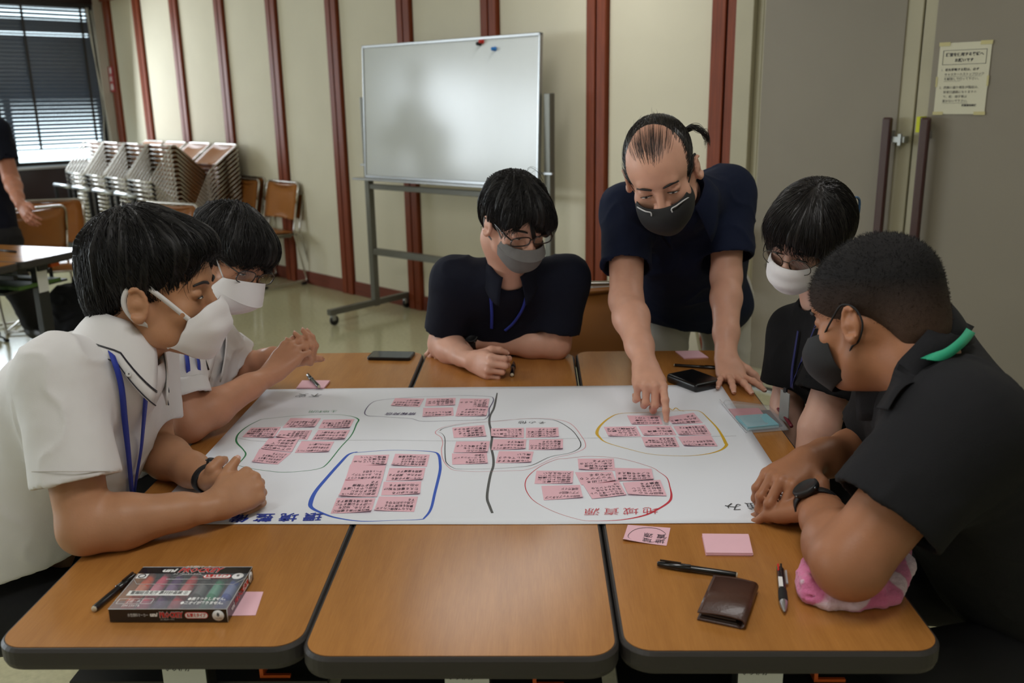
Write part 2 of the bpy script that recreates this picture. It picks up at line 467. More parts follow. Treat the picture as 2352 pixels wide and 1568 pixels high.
for t in (.27, .82, 1.4, 1.85):
    tp = wl('ladder_tape', (t-.012, -.067, 1.03), (t+.012, -.0655, 2.4), M_blackm, bl)
tube('pull_cord', smooth_path([(.2, -.08, 2.4), (.19, -.085, 1.9), (.175, -.085, 1.4), (.2, -.085, 1.13), (.17, -.085, 1.04), (.13, -.085, 1.05), (.14, -.085, 1.3), (.2, -.085, 2.0), (.215, -.08, 2.4)]), .004, M_wcord, bl, 6)
tube('tilt_wand', [(.17, -.08, 2.38), (.15, -.09, 1.55)], .005, M_wcord, bl, 6)
# the two unseen sides of the room
st(wobj(box('wall_right', (HX[1], -HT[1], 0), (HX[1]+.2, .2, ZC), M_wallp)))
st(wobj(box('wall_front', (S0-.2, -HT[1]-.2, 0), (HX[1]+.2, -HT[1], ZC), M_wallp)))
# red extinguisher sign beside the corner batten
M_red = mat('sign_red', (170, 32, 40), .4); M_wprint = mat('white_print', (225, 220, 215), .6)
sg = wobj(box('fire_extinguisher_sign', (-5.05, -.042, 1.585), (-4.935, -.036, 1.835), M_red)); tag(sg, 'narrow red sign with white writing on the corner strip by the window', 'sign')
for i, ch in enumerate('消火器'):
    text('letter', ch, .068, M_wprint, Matrix.Translation((-4.9925, -.0435, 1.79-i*.08)) @ Matrix.Rotation(math.pi/2, 4, 'X'), sg, align='CENTER', bold=.002)
# ------------------------------------------------------------------ notice on the right door
M_paper = mat('notice_paper', (214, 210, 186), .8); M_ink = mat('black_print', (38, 38, 48), .7)
nt_ = wobj(box('notice', (3.348, -.028, 1.352), (3.545, -.0265, 1.63), M_paper)); tag(nt_, 'white paper notice with boxed heading taped to the right grey door', 'notice')
def ntext(body, x, z, size, bold=0, al='LEFT', name='print'):
    text(name, body, size, M_ink, Matrix.Translation((x, -.029, z)) @ Matrix.Rotation(math.pi/2, 4, 'X'), nt_, align=al, bold=bold)
ntext('講堂を使用する皆様へ', 3.447, 1.583, .0145, .0004, 'CENTER', 'heading')
ntext('お願いです', 3.447, 1.561, .0145, .0004, 'CENTER', 'heading')
for a, b, c, d in ((3.364, 1.6, 3.53, 1.6012), (3.364, 1.5455, 3.53, 1.5467), (3.364, 1.5455, 3.3652, 1.6), (3.5288, 1.5455, 3.53, 1.6)):
    box('heading_border', (a, -.0292, b), (c, -.028, d), M_ink, nt_)
for i, (x, z, b) in enumerate(((3.362, 1.525, '1.'), (3.378, 1.525, '机を移動する際は、必ず'), (3.376, 1.507, 'キャスターのストップロック'), (3.376, 1.489, 'を解除して行って下さい。'),
        (3.362, 1.456, '2.'), (3.378, 1.456, '西側の踊り場及び階段は、'), (3.378, 1.438, '非常口通路になりますの'), (3.378, 1.42, 'で、机・椅子等は'), (3.378, 1.403, '置かないで下さい。'), (3.455, 1.386, '西置賜総務課'))):
    ntext(b, x, z, .0118 if i < 9 else .0095, .0002 if i in (1, 9) else 0)
for a, b, c in ((3.376, 3.52, 1.499), (3.376, 3.44, 1.481), (3.378, 3.476, 1.395)):
    box('underline', (a, -.0292, c), (b, -.028, c+.0006), M_ink, nt_)
M_tape = mat('aged_tape', (200, 190, 135), .4)
for a, b, c, d in ((3.345, 1.618, 3.388, 1.633), (3.503, 1.618, 3.548, 1.633), (3.345, 1.349, 3.385, 1.362), (3.505, 1.349, 3.548, 1.362), (3.345, 1.46, 3.351, 1.5), (3.541, 1.46, 3.548, 1.5)):
    box('tape', (a, -.0298, b), (c, -.0285, d), M_tape, nt_)
# ------------------------------------------------------------------ whiteboard on wheels
M_post = mat('stand_grey_metal', (112, 112, 104), .4, metal=.4); M_wbd = mat('whiteboard_enamel', (218, 224, 226), .17, spec=.5, var=.012, vscale=6)
Lb = np.array(atd(841, 407, 6.02)); Rb = np.array(atd(1238, 430, 5.10))
bx = Rb-Lb; bx[2] = 0; BL = np.linalg.norm(bx); bx /= BL; by = np.cross([0, 0, 1], bx)   # y points behind the board
WBM = frame(bx, by, (0, 0, 1), (Lb[0], Lb[1], 0))
wbs = empty('whiteboard', M=WBM); tag(wbs, 'white marker board on a wheeled grey metal stand against the panelled wall', 'whiteboard')
z0 = .955; hb = .835; tilt = Matrix.Translation((0, 0, z0)) @ Matrix.Rotation(math.radians(-2.4), 4, 'X')
box('panel', (.012, -.006, .012), (BL-.012, .008, hb-.012), M_wbd, wbs, M=tilt)
for nm, lo, hi in (('frame_rail', (0, -.012, hb-.018), (BL, .014, hb)), ('frame_rail', (0, -.012, 0), (BL, .014, .018)), ('frame_stile', (0, -.012, 0), (.014, .014, hb)), ('frame_stile', (BL-.014, -.012, 0), (BL, .014, hb))):
    box(nm, lo, hi, M_alu, wbs, bevel=.003, M=tilt)
box('pen_tray', (-.06, -.07, z0-.012), (BL*.97, -.01, z0+.002), M_alu, wbs, bevel=.003)
px_ = .035
for x in (-.035, BL+.035):
    p = box('post', (x-.022, .03, .07), (x+.022, .075, 1.47), M_post, wbs, bevel=.004)
    f_ = box('foot', (x-.02, -.36, .075), (x+.02, .36, .115), M_post, wbs, bevel=.004)
    for y in (-.33, .33):
        c_ = lathe('caster', [(0, -.011), (.03, -.011), (.034, -.007), (.034, .007), (.03, .011), (0, .011)], M_blackm, wbs, 16, Matrix.Translation((x, y+.012, .036)) @ Matrix.Rotation(math.pi/2, 4, 'Y'))
        box('caster_fork', (x-.016, y-.012, .035), (x+.016, y+.02, .078), M_alu, c_, bevel=.006)
    box('clamp_knob', (x-.04, .02, 1.03), (x+.04, .035, 1.04), M_alu, wbs)
box('upper_crossbar', (-.03, .035, .875), (BL+.03, .07, .91), M_post, wbs, bevel=.003)
box('lower_crossbar', (-.03, .035, .43), (BL+.03, .07, .475), M_post, wbs, bevel=.003)
def magnet(px, py, m, lab, r=.013):
    # a little stem magnet standing on the board
    p = WBM.inverted() @ Vector(atd(px, py, 5.5)); d = WBM.inverted() @ Vector((0, 0, CZ)); k = (-.012-d.y)/(p.y-d.y); q = d+(p-d)*k
    o = lathe('magnet', [(0, 0), (r, 0), (r, .004), (r*.5, .008), (r*.5, .016), (r*.85, .022), (r*.7, .028), (0, .03)], m, None, 14, Matrix.Rotation(math.pi/2, 4, 'X'))
    o.matrix_world = WBM @ Matrix.Translation((q.x, -.006+.0419*(q.z-z0), q.z)); tag(o, lab, 'magnet')
magnet(1098, 95, mat('magnet_red', (200, 40, 30), .35), 'red magnet at the top of the whiteboard')
magnet(1092, 100, M_blackm, 'black magnet half hidden under the red one on the whiteboard')
magnet(1127, 112, mat('magnet_blue', (30, 120, 200), .35), 'blue magnet at the top of the whiteboard')
# ------------------------------------------------------------------ stacking chairs
M_chrome = mat('chrome', (196, 192, 184), .22, metal=1); M_vinyl = mat('tan_vinyl', (168, 108, 52), .33, bump=.08, bscale=300, var=.05, vscale=6, coat=.1)
M_rub = mat('black_rubber', (22, 22, 22), .8)
CHW = .48
def chair_profile():
    # (y, z): y forward
    return fillet([(0, -.235, .66), (0, -.19, .44), (0, -.285, .022), (0, .20, .018), (0, .225, .40), (0, .20, .425), (0, -.16, .405)], .035, 3)
def make_chair(name='stacking_chair', M=None):
    t = empty(name, M=M if M is not None else Matrix.Identity(4))
    for sx in (-1, 1):
        x = sx*CHW/2
        tube('side_frame', [Vector((x+p.x, p.y, p.z)) for p in chair_profile()], .0082, M_chrome, t, 6)
    for y, z in ((.218, .405), (.19, .018), (-.16, .405)):
        tube('cross_bar', [(-CHW/2, y, z), (CHW/2, y, z)], .008, M_chrome, t, 6)
    tube('back_frame', fillet([(-CHW/2, -.235, .66), (-CHW/2, -.272, .822), (CHW/2, -.272, .822), (CHW/2, -.235, .66)], .05, 5), .0095, M_chrome, t, 6)
    # padded seat
    def pad(name, rows, th):
        V = []; F = []; n = 9
        for side in (1, -1):
            for (y, z, ny, nz) in rows:
                for k in range(n):
                    u = k/(n-1)*2-1; b = (1-u*u)*.018; e = (1-abs(u)**6)
                    x = u*(CHW/2-.004)
                    V.append((x, y+ny*(side*th*e*.5-b*nb), z+nz*(side*th*e*.5-b*nb)))
        R = len(rows)
        for s in range(2):
            for i in range(R-1):
                for k in range(n-1):
                    a = s*R*n+i*n+k; q = (a, a+1, a+n+1, a+n); F.append(q if s else q[::-1])
        for k in range(n-1):
            for i, fl in ((0, 1), (R-1, 0)):
                a = i*n+k; b = R*n+i*n+k; q = (a, a+1, b+1, b); F.append(q if fl else q[::-1])
        for i in range(R-1):
            for k, fl in ((0, 0), (n-1, 1)):
                a = i*n+k; b = R*n+i*n+k; q = (a, a+n, b+n, b); F.append(q if fl else q[::-1])
        return meshobj(name, V, F, M_vinyl, t, True)
    nb = .4
    pad('seat', [(.20, .405, .7, .7), (.19, .425, .3, .95), (.14, .436, 0, 1), (0, .432, 0, 1), (-.12, .425, 0, 1), (-.165, .42, -.3, .9)], .028)
    nb = 1.6
    pad('backrest', [(-.266, .818, 0, .9), (-.266, .81, .8, .4), (-.25, .74, .97, .2), (-.235, .67, .97, .2), (-.222, .60, .97, .2), (-.21, .545, .97, .2), (-.205, .53, .6, -.6)], .026)
    for sx in (-1, 1):
        for y in (-.25, .16): tube('glide', [(sx*CHW/2, y-.02, .013), (sx*CHW/2, y+.02, .013)], .013, M_rub, t, 6)
    return t
ch0 = make_chair(); reg(ch0); _used = [False]
def place_chair(M, label, group=None):
    o = ch0 if not _used[0] else copy_tree(ch0)
    _used[0] = True; o.matrix_world = M
    tag(o, label, 'chair', group); return o
def face(x, y, fx, fy, z=0, pitch=0):
    f = Vector((fx, fy, 0)).normalized(); x_ = f.cross(Vector((0, 0, 1)))
    return frame(x_, f, (0, 0, 1), (x, y, z)) @ Matrix.Rotation(pitch, 4, 'X')
# leaning stacks by the window, front edges raised
wv = Vector(WD); bv = Vector(-WN)      # width and back directions
A = Vector(atd(395, 333, 7.3)); pitch = math.radians(42); SC = Matrix.Scale(.9, 4)
M0 = frame(wv, -bv, (0, 0, 1), (0, 0, 0)) @ Matrix.Rotation(pitch, 4, 'X') @ SC
corner = M0 @ Vector((CHW/2, .225, .41)); base = A-corner
# side-by-side stacks, from the nearest to the farthest
names = ['nearest leaning stack', 'second nearest leaning stack', 'third nearest leaning stack', 'farthest leaning stack']
ORD = 'top second third fourth fifth sixth seventh eighth ninth tenth eleventh twelfth thirteenth fourteenth'.split()
for c in range(4):
    for k in range(13):
        p = base - wv*(.47*c) - Vector((0, 0, .037*k)) + bv*(.001*k)
        if p.z + (M0 @ Vector((0, -.28, .02))).z < .06: break
        M = frame(wv, -bv, (0, 0, 1), p) @ Matrix.Rotation(pitch, 4, 'X') @ SC
        place_chair(M, '%s tan and chrome chair %sin the %s' % (ORD[k], '' if k == 0 else 'from the top ', names[c]), 'stacked chairs in stack %s' % ('one two three four'.split()[c]))
# dollies carrying the stacks
for c in range(4):
    p = base - wv*(.47*c) - bv*.02
    D = empty('chair_dolly', M=frame(wv, -bv, (0, 0, 1), (p.x, p.y, 0)))
    tag(D, 'black wheeled dolly carrying the %s' % names[c], 'dolly', 'chair dollies')
    for x in (-.17, .17):
        box('rail', (x-.015, -.5, .08), (x+.015, .23, .11), M_blackm, D)
        box('upright', (x-.012, .205, .08), (x+.012, .23, .74), M_blackm, D)
    box('cross_member', (-.19, .2, .08), (.19, .23, .11), M_blackm, D)
    tube('push_bar', [(-.2, .218, .745), (.2, .218, .745)], .016, M_alu, D, 8)
    for x in (-.17, .17):
        for y in (-.45, .19): lathe('caster', [(0, -.012), (.035, -.012), (.038, 0), (.035, .012), (0, .012)], M_rub, D, 12, Matrix.Translation((x, y, .042)) @ Matrix.Rotation(math.pi/2, 4, 'Y'))
def chair_at(px, py, D, fx, fy, label, ref=(0, -.25, .8), group=None, z=0):
    """chair whose backrest top centre is seen at px,py"""
    P = Vector(atd(px, py, D)); M = face(0, 0, fx, fy); r = M @ Vector(ref)
    return place_chair(face(P.x-r.x, P.y-r.y, fx, fy, z), label, group)
# ------------------------------------------------------------------ single chairs in the background
fx_, fy_ = float(WN[0]), float(WN[1])
def chair_foot(px, py, fx, fy, lab, grp=None, foot=(-.24, -.28), z=0, dx=0, dy=0, q=0):
    P = atz(px, py, 0); f = Vector((fx, fy, 0)).normalized(); x_ = f.cross(Vector((0, 0, 1)))
    p = Vector(P) - x_*foot[0] - f*foot[1] + Vector((dx, dy, 0))
    return place_chair(face(p.x, p.y, fx, fy, z), lab, grp)
G1 = 'chairs along the wall'
chair_foot(706, 652, fx_, fy_, 'tan chair with chrome frame by the panelled wall, nearest to the whiteboard', G1)
chair_foot(706, 652, fx_, fy_, 'tan chair nested onto the back of the chair nearest to the whiteboard', G1, dx=-.055*fx_, dy=-.055*fy_, z=.012)
for k in range(3):
    ox, oy = -WD[0]*.56, -WD[1]*.56
    chair_foot(706, 652, fx_, fy_, ('tan chair left of the pair by the wall, in front of its stack', 'middle chair of the nested three left of the pair by the wall', 'rearmost chair of the nested three left of the pair by the wall')[k], G1, dx=ox-fx_*(.055*k-.03), dy=oy-fy_*(.055*k-.03), z=.012*k)
def chair_back(px, py, D, fx, fy, lab, grp=None):
    P = atd(px, py, D); f = Vector((fx, fy, 0)).normalized(); p = Vector(P)+f*.265
    return place_chair(face(p.x, p.y, fx, fy), lab, grp)
chair_back(100, 436, 6.2, .25, -.97, 'wide tan chair behind the standing person, facing the table', 'chairs at the far left table')
chair_back(66, 508, 5.75, -.75, .6, 'tan chair pushed up to the far left table, only its back showing')
chair_back(392, 466, 5.9, -.45, -.89, 'tan chair with a shiny backrest seen over the dark hair of the front left person')
_p = atz(158, 662, .43); _f = Vector((-.9, .45, 0)).normalized(); _x = _f.cross(Vector((0, 0, 1))); _c = Vector(_p)-_f*.225+_x*.24; place_chair(face(_c.x, _c.y, _f.x, _f.y), 'tan chair with glossy seat beside the black bag')
chair_back(1318, 664, 3.12, .02, -1, 'tan vinyl chair with chrome rim behind the middle seated person')
_p = atz(1392, 700, .44); place_chair(face(_p[0]+.20, _p[1]+.16, -1, -.12), 'tan chair with a grey folder on its seat, behind the pointing person')
fo = box('grey_folder', (-.2, -.15, .45), (.2, .2, .475), mat('folder_grey', (120, 112, 108), .4), bevel=.004); fo.matrix_world = face(_p[0]+.16, _p[1]+.18, -1, -.12)
tag(fo, 'flat grey folder with dark edge lying on the chair behind the pointing person', 'folder')
# ------------------------------------------------------------------ folding tables
def lam(name, rgb, ax):
    m = mat(name, rgb, .24, spec=.5)
    nt = m.node_tree; b = nt.nodes['Principled BSDF']; mp = nt.nodes['Mapping']
    mp.inputs['Scale'].default_value = (1, 1, 1)
    def nz(sc, det, rough=.6, st=(1, 1, 1)):
        q = nt.nodes.new('ShaderNodeMapping'); q.inputs['Scale'].default_value = st; nt.links.new(nt.nodes['Texture Coordinate'].outputs['Object'], q.inputs[0])
        n = nt.nodes.new('ShaderNodeTexNoise'); n.inputs['Scale'].default_value = sc; n.inputs['Detail'].default_value = det; n.inputs['Roughness'].default_value = rough
        nt.links.new(q.outputs[0], n.inputs[0]); return n
    a = nz(4, 4, .6, (7, .9, 1)); f = nz(30, 6, .75, (14, .5, 1)); g = nz(160, 3, .7, (3, .14, 1))
    cr = nt.nodes.new('ShaderNodeValToRGB'); c = lin(rgb)
    cr.color_ramp.elements[0].position = .3; cr.color_ramp.elements[0].color = (c[0]*.72, c[1]*.66, c[2]*.58, 1)
    cr.color_ramp.elements[1].position = .68; cr.color_ramp.elements[1].color = (c[0]*1.14, c[1]*1.15, c[2]*1.15, 1)
    s1 = nt.nodes.new('ShaderNodeMath'); s1.operation = 'MULTIPLY_ADD'; s1.inputs[1].default_value = .45; nt.links.new(a.outputs[0], s1.inputs[0])
    s2 = nt.nodes.new('ShaderNodeMath'); s2.operation = 'MULTIPLY_ADD'; s2.inputs[1].default_value = .35; s2.inputs[2].default_value = 0; nt.links.new(f.outputs[0], s2.inputs[0])
    s3 = nt.nodes.new('ShaderNodeMath'); s3.operation = 'MULTIPLY_ADD'; s3.inputs[1].default_value = .2; nt.links.new(g.outputs[0], s3.inputs[0]); nt.links.new(s2.outputs[0], s3.inputs[2]); nt.links.new(s3.outputs[0], s1.inputs[2])
    nt.links.new(s1.outputs[0], cr.inputs[0]); nt.links.new(cr.outputs[0], b.inputs['Base Color'])
    return m
M_lam = lam('table_laminate', (178, 122, 63), 0)
M_edge = mat('edge_band_dark', (52, 48, 46), .5, bump=.1, bscale=400)
M_leg = mat('table_leg_metal', (50, 52, 52), .45, metal=.3)
M_sticker = mat('sticker_white', (238, 240, 238), .6)
M_orange = mat('orange_latch', (225, 100, 25), .5)
def rrect(x0, x1, y0, y1, r, n=8):
    out = []
    for cx, cy, a0 in ((x1-r, y1-r, 0), (x0+r, y1-r, 90), (x0+r, y0+r, 180), (x1-r, y0+r, 270)):
        for k in range(n+1):
            a = math.radians(a0+90*k/n); out.append((cx+r*math.cos(a), cy+r*math.sin(a)))
    return out
def prism(name, loops, m, parent=None, smooth=False, capb=True):
    """loops: list of (outline, z) stacked"""
    V = []; F = []; n = len(loops[0][0])
    for out, z in loops:
        for (x, y) in out: V.append((x, y, z))
    for i in range(len(loops)-1):
        for k in range(n): F.append((i*n+k, i*n+(k+1) % n, (i+1)*n+(k+1) % n, (i+1)*n+k))
    if capb: F.append(tuple(range(n))[::-1])
    F.append(tuple((len(loops)-1)*n+k for k in range(n)))
    return meshobj(name, V, F, m, parent, smooth)
TW, TL = .447, 1.548
def make_table():
    t = empty('folding_table')
    r = .045
    prism('tabletop', [(rrect(-TW/2+.006, TW/2-.006, .006, TL-.006, r-.006), TZ-.02), (rrect(-TW/2+.006, TW/2-.006, .006, TL-.006, r-.006), TZ)], M_lam, t)
    prism('edge_band', [(rrect(-TW/2+.008, TW/2-.008, .008, TL-.008, r), TZ-.038), (rrect(-TW/2+.002, TW/2-.002, .002, TL-.002, r), TZ-.034), (rrect(-TW/2, TW/2, 0, TL, r), TZ-.026),
          (rrect(-TW/2, TW/2, 0, TL, r), TZ-.006), (rrect(-TW/2+.003, TW/2-.003, .003, TL-.003, r), TZ-.0012), (rrect(-TW/2+.008, TW/2-.008, .008, TL-.008, r-.004), TZ-.0008)], M_edge, t)
    box('beam', (-.03, .1, TZ-.085), (.03, TL-.1, TZ-.045), M_leg, t)
    for y in (.14, TL-.14):
        sg = 1 if y < .7 else -1
        l = box('leg', (-.035, y-.02, .1), (.035, y+.02, TZ-.04), M_leg, t, bevel=.004)
        f = box('foot', (-.21, y-.022, .055), (.21, y+.022, .1), M_leg, t, bevel=.006)
        box('top_bracket', (-.19, y-.03, TZ-.062), (.19, y+.03, TZ-.038), M_leg, t, bevel=.003)
        s_ = box('instruction_sticker', (-.034, y-.0215*sg-.0006, .5), (.034, y-.0215*sg+.0006, TZ-.058), M_sticker, l)
        for x in (-.18, .18):
            c = lathe('caster', [(0, -.012), (.024, -.012), (.026, -.006), (.026, .006), (.024, .012), (0, .012)], M_rub, t, 14, Matrix.Translation((x, y, .027)) @ Matrix.Rotation(math.pi/2, 4, 'Y'))
    V = []
    for x in (-.11, .11):
        box('stay', (x-.012, .18, TZ-.12), (x+.012, TL-.18, TZ-.098), M_leg, t)
        box('fold_latch', (x-.03, .13, TZ-.085), (x+.03, .17, TZ-.062), M_orange if x > 0 else M_leg, t, bevel=.003)
    box('shelf', (-.212, .165, .518), (.212, .36, .53), M_leg, t)
    for x in (-.19, .19): box('shelf_hanger', (x-.004, .24, .53), (x+.004, .26, TZ-.04), M_leg, t)
    box('release_lever', (.10, .172, .531), (.106, .20, .548), M_orange, t); box('release_lever', (.106, .172, .531), (.15, .178, .536), M_orange, t)
    return t
XS, YF = -.3316, 1.097
def _n():
    pass
tb = make_table(); reg(tb)
M_sp = mat('sticker_print', (70, 70, 78), .7)
tabs = []
for i, (dx, dy, rz, lab) in enumerate(((-.225, .01, .004, 'left of the three wood-topped folding tables, under the marker box'), (.2205, -.012, 0, 'middle of the three wood-topped folding tables, bare in front'), (.2205+.449, .0, -.002, 'right of the three wood-topped folding tables, under wallet and towel'))):
    o = tb if i == 0 else copy_tree(tb)
    o.matrix_world = Matrix.Translation((XS+dx, YF+dy, -.0)) @ Matrix.Rotation(rz, 4, 'Z')
    tag(o, lab, 'table', 'folding tables'); tabs.append(o)
    leg = [c for c in o.children if c.name.startswith('leg')] if i else None
bpy.context.view_layer.update()
for o in tabs:
    for (b, x, z, s) in (('開 閉 方 法', 0, TZ-.096, .0105), ('ひ ろ げ 方', -.009, TZ-.114, .008)):
        text('sticker_print', b, s, M_sp, Matrix.Translation((x, .1170, z)) @ Matrix.Rotation(math.pi/2, 4, 'X'), o, align='CENTER', bold=.0003)
# second table group far left
P1 = np.array(atz(204, 570, TZ)); u_ = Vector((-.956, .29, 0)).normalized(); v_ = Vector((-.29, -.956, 0)).normalized()
for k, lab in enumerate(('far left folding table with sunlit end', 'far left folding table nearest the frame edge')):
    c = Vector((P1[0], P1[1], 0)) + v_*(TW/2+k*.452)
    o = copy_tree(tb); o.matrix_world = frame(-v_, u_, (0, 0, 1), (c.x, c.y, 0)); tag(o, lab, 'table', 'folding tables at the far left'); 
M_green = mat('tray_green', (70, 105, 40), .5)
c = Vector((P1[0], P1[1], 0)) + v_*.26 + u_*.12
g = box('green_tray', (-.12, .0, .535), (.16, .42, .555), M_green, bevel=.003); g.matrix_world = frame(-v_, u_, (0, 0, 1), c); tag(g, 'green flat tray under the far left table', 'tray')
pn = tube('black_pen', [atz(-10, 573, TZ+.006), atz(36, 578, TZ+.006)], .006, M_blackm, None, 8); tag(pn, 'black pen lying on the far left table', 'pen')
# ------------------------------------------------------------------ the big sheet of paper
def T(px, py, z=TZ): return Vector(atz(px, py, z))
M_sheet = mat('white_sheet', (238, 242, 250), .7, bump=.03, bscale=9, spec=.3)
PX0, PX1, PY0, PY1 = -.722, .487, 1.492, 2.292
ZP = TZ+.0012
V = []; F = []; nx, ny = 48, 32
for j in range(ny+1):
    for i in range(nx+1):
        u, v = i/nx, j/ny; x = PX0+(PX1-PX0)*u; y = PY0+(PY1-PY0)*v
        y += .006*(u-.5)*(-1 if v < .5 else 1) - .004*math.sin(u*3)*(v < .1)
        z = ZP + .0012*(vnoise(np.array([[u*5, v*4, 3.]]))[0]+1)*.5
        V.append((x, y, z))
def PZ(x, y):
    u = (x-PX0)/(PX1-PX0); v = (y-PY0)/(PY1-PY0); return ZP + .0012*(vnoise(np.array([[u*5, v*4, 3.]]))[0]+1)*.5
for j in range(ny):
    for i in range(nx):
        a = j*(nx+1)+i; F.append((a, a+1, a+nx+2, a+nx+1))
sheet = meshobj('poster_paper', V, F, M_sheet, None, True)
md = sheet.modifiers.new('thick', 'SOLIDIFY'); md.thickness = .0008; md.offset = -1
tag(sheet, 'large white paper sheet with pen loops spread across the three tables', 'paper')
def ribbon(name, pts, w, m, closed=False, n=6):
    """flat marker stroke on the sheet; pts are (px,py[,width factor])"""
    P = []; Wd = []
    for p in pts:
        q = T(p[0], p[1]); P.append(Vector((q.x, q.y, p[2] if len(p) > 2 else 1)))
    S_ = smooth_path(P, n, closed); V = []; F = []; N = len(S_)
    for i, s in enumerate(S_):
        a = S_[i-1] if (i > 0 or closed) else s; b = S_[(i+1) % N] if (i < N-1 or closed) else s
        t = Vector((b.x-a.x, b.y-a.y)); t = t.normalized() if t.length > 1e-9 else Vector((1, 0)); nn = Vector((-t.y, t.x))*w*.5*max(.25, s.z)
        z = PZ(s.x, s.y)+.0003
        V += [(s.x+nn.x, s.y+nn.y, z), (s.x-nn.x, s.y-nn.y, z)]
    for i in range(N if closed else N-1):
        j = (i+1) % N; F.append((2*i, 2*i+1, 2*j+1, 2*j))
    return meshobj(name, V, F, m, sheet)
K_g = mat('ink_green', (40, 130, 80), .6); K_b = mat('ink_blue', (55, 95, 200), .6); K_k = mat('ink_grey_black', (92, 94, 94), .6); K_p = mat('ink_violet', (95, 85, 120), .6)
K_t = mat('ink_thin_grey', (150, 153, 155), .7); K_pk = mat('ink_pink', (228, 165, 175), .7); K_y = mat('ink_yellow', (222, 178, 48), .6); K_r = mat('ink_red', (205, 55, 70), .6); K_d = mat('ink_dark', (60, 62, 66), .6)
L = 'marker_line'
ribbon(L, [(600, 964, .4), (680, 956, .3), (757, 953, .4), (801, 956, .6), (823, 964, 1.6), (819, 975, 1.4), (807, 1001, 1.1), (782, 1029, 1), (751, 1067, 1), (731, 1078, .7), (690, 1084, .5), (648, 1086, .7), (615, 1083, .5), (580, 1078, .4), (545, 1070, .5)], .0024, K_g)
ribbon(L, [(600, 964, .5), (572, 978, .9), (550, 995, 1.3), (543, 1008, 1.5), (545, 1019, 1.5), (559, 1034, 1), (564, 1047, 1.2), (545, 1070, .7)], .0028, K_g)
ribbon(L, [(816, 1041, .4), (883, 1036, .35), (942, 1036, .35), (992, 1039, .7), (1007, 1046, 1.2), (1011, 1066, 1.3), (1010, 1087, 1.3), (999, 1133, 1.2), (990, 1170, 1.1), (976, 1190, .9), (964, 1195, .5), (907, 1197, .3), (830, 1199, .6), (776, 1192, .9), (746, 1183, 1.1), (717, 1169, 1.5), (714, 1155, 1.9), (726, 1129, 1.7), (755, 1094, 1.6), (781, 1065, 1.5), (801, 1045, 1.2), (821, 1039, .6)], .0046, K_b)
ribbon(L, [(1142, 904, .5), (1138, 924), (1134, 940), (1126, 956), (1124, 972), (1128, 991), (1130, 1008), (1128, 1027), (1133, 1052), (1133, 1072), (1127, 1091), (1121, 1122), (1119, 1147), (1125, 1165), (1131, 1180, .9)], .0052, K_k)
ribbon(L, [(946, 914, .4), (876, 920, .5), (852, 928, .9), (838, 947, 1.2), (845, 956, .9), (876, 958, .5), (918, 961, .5), (946, 963, .5), (969, 969, .6), (1030, 968, .5), (1100, 966, .5), (1116, 963, .8), (1123, 954, 1.2), (1124, 940, 1.3), (1132, 925, 1.2), (1133, 917, 1.1), (1122, 912, .6), (1058, 910, .4), (1002, 912, .3)], .0022, K_p, True)
ribbon(L, [(1010, 991, 1), (1023, 984, .8), (1072, 975, .4), (1198, 964, .3), (1261, 965, .6), (1287, 972, 1), (1314, 990, 1), (1330, 1011, 1), (1334, 1024, 1.2), (1327, 1034, 1), (1305, 1043, .6), (1264, 1051, .7), (1225, 1069, .9), (1198, 1074, .5), (1136, 1078, .3), (1058, 1079, .4), (1039, 1075, .6), (1026, 1065, 1), (1023, 1055, 1.1), (1022, 1034, 1), (1022, 1009, .9), (1016, 998, .5), (1006, 993, .3)], .0019, K_d)
ribbon(L, [(1000, 996, 1.1), (1008, 987, .8), (1030, 980, .6), (1072, 973, .5), (1143, 969, .5), (1207, 963, .5), (1270, 964, .8), (1311, 975, 1), (1338, 1007, 1), (1345, 1024, 1.1), (1339, 1034, 1), (1311, 1045, .7), (1270, 1055, .7), (1216, 1079, .7), (1171, 1083, .5), (1100, 1085, .5), (1058, 1083, .5), (1035, 1078, .8), (1018, 1058, 1), (1014, 1034, 1), (1017, 1020, 1), (1013, 1006, 1)], .0018, K_pk, True)
ribbon(L, [(545, 1006), (578, 1013), (629, 1015), (731, 1013), (876, 1012), (1002, 1014), (1129, 1014), (1300, 1009), (1479, 1006), (1691, 1003)], .0008, K_t)
ribbon(L, [(1425, 951, .6), (1400, 961, 1.2), (1379, 979, 1.6), (1371, 995, 2), (1377, 1006, 1.5), (1393, 1018, .8), (1443, 1033, .5), (1496, 1045, .4), (1568, 1049, .4), (1621, 1045, .8), (1654, 1036, 1.3), (1668, 1025, 1.9), (1666, 1018, 2), (1657, 1000, 1.6), (1645, 982, 1.2), (1625, 961, .8), (1611, 948, .6), (1595, 944, .5), (1550, 945, .4), (1479, 949, .4)], .0036, K_y, True)
ribbon(L, [(1425, 1055, .35), (1354, 1050, .35), (1300, 1055, .4), (1279, 1057, .4), (1243, 1072, .5), (1214, 1095, .7), (1206, 1116, .7), (1214, 1138, .6), (1234, 1157, .45), (1279, 1179, .35), (1332, 1195, .35), (1362, 1198, .4), (1425, 1196, 1), (1479, 1186, 1.8), (1514, 1170, 1.7), (1537, 1154, 1.8), (1542, 1140, 1.6), (1539, 1122, .9), (1532, 1100, .7), (1514, 1086, .5), (1493, 1074, .4)], .0026, K_r, True)
ribbon(L, [(1536, 938, 1), (1545, 943, .8), (1552, 938, 1), (1560, 943, .6), (1572, 946, .4)], .003, K_y)
FLIP = lambda p, rz=0, sx=1, sy=1: Matrix.Translation(p) @ Matrix.Rotation(math.pi+rz, 4, 'Z') @ Matrix.Diagonal((sx, sy, 1, 1))
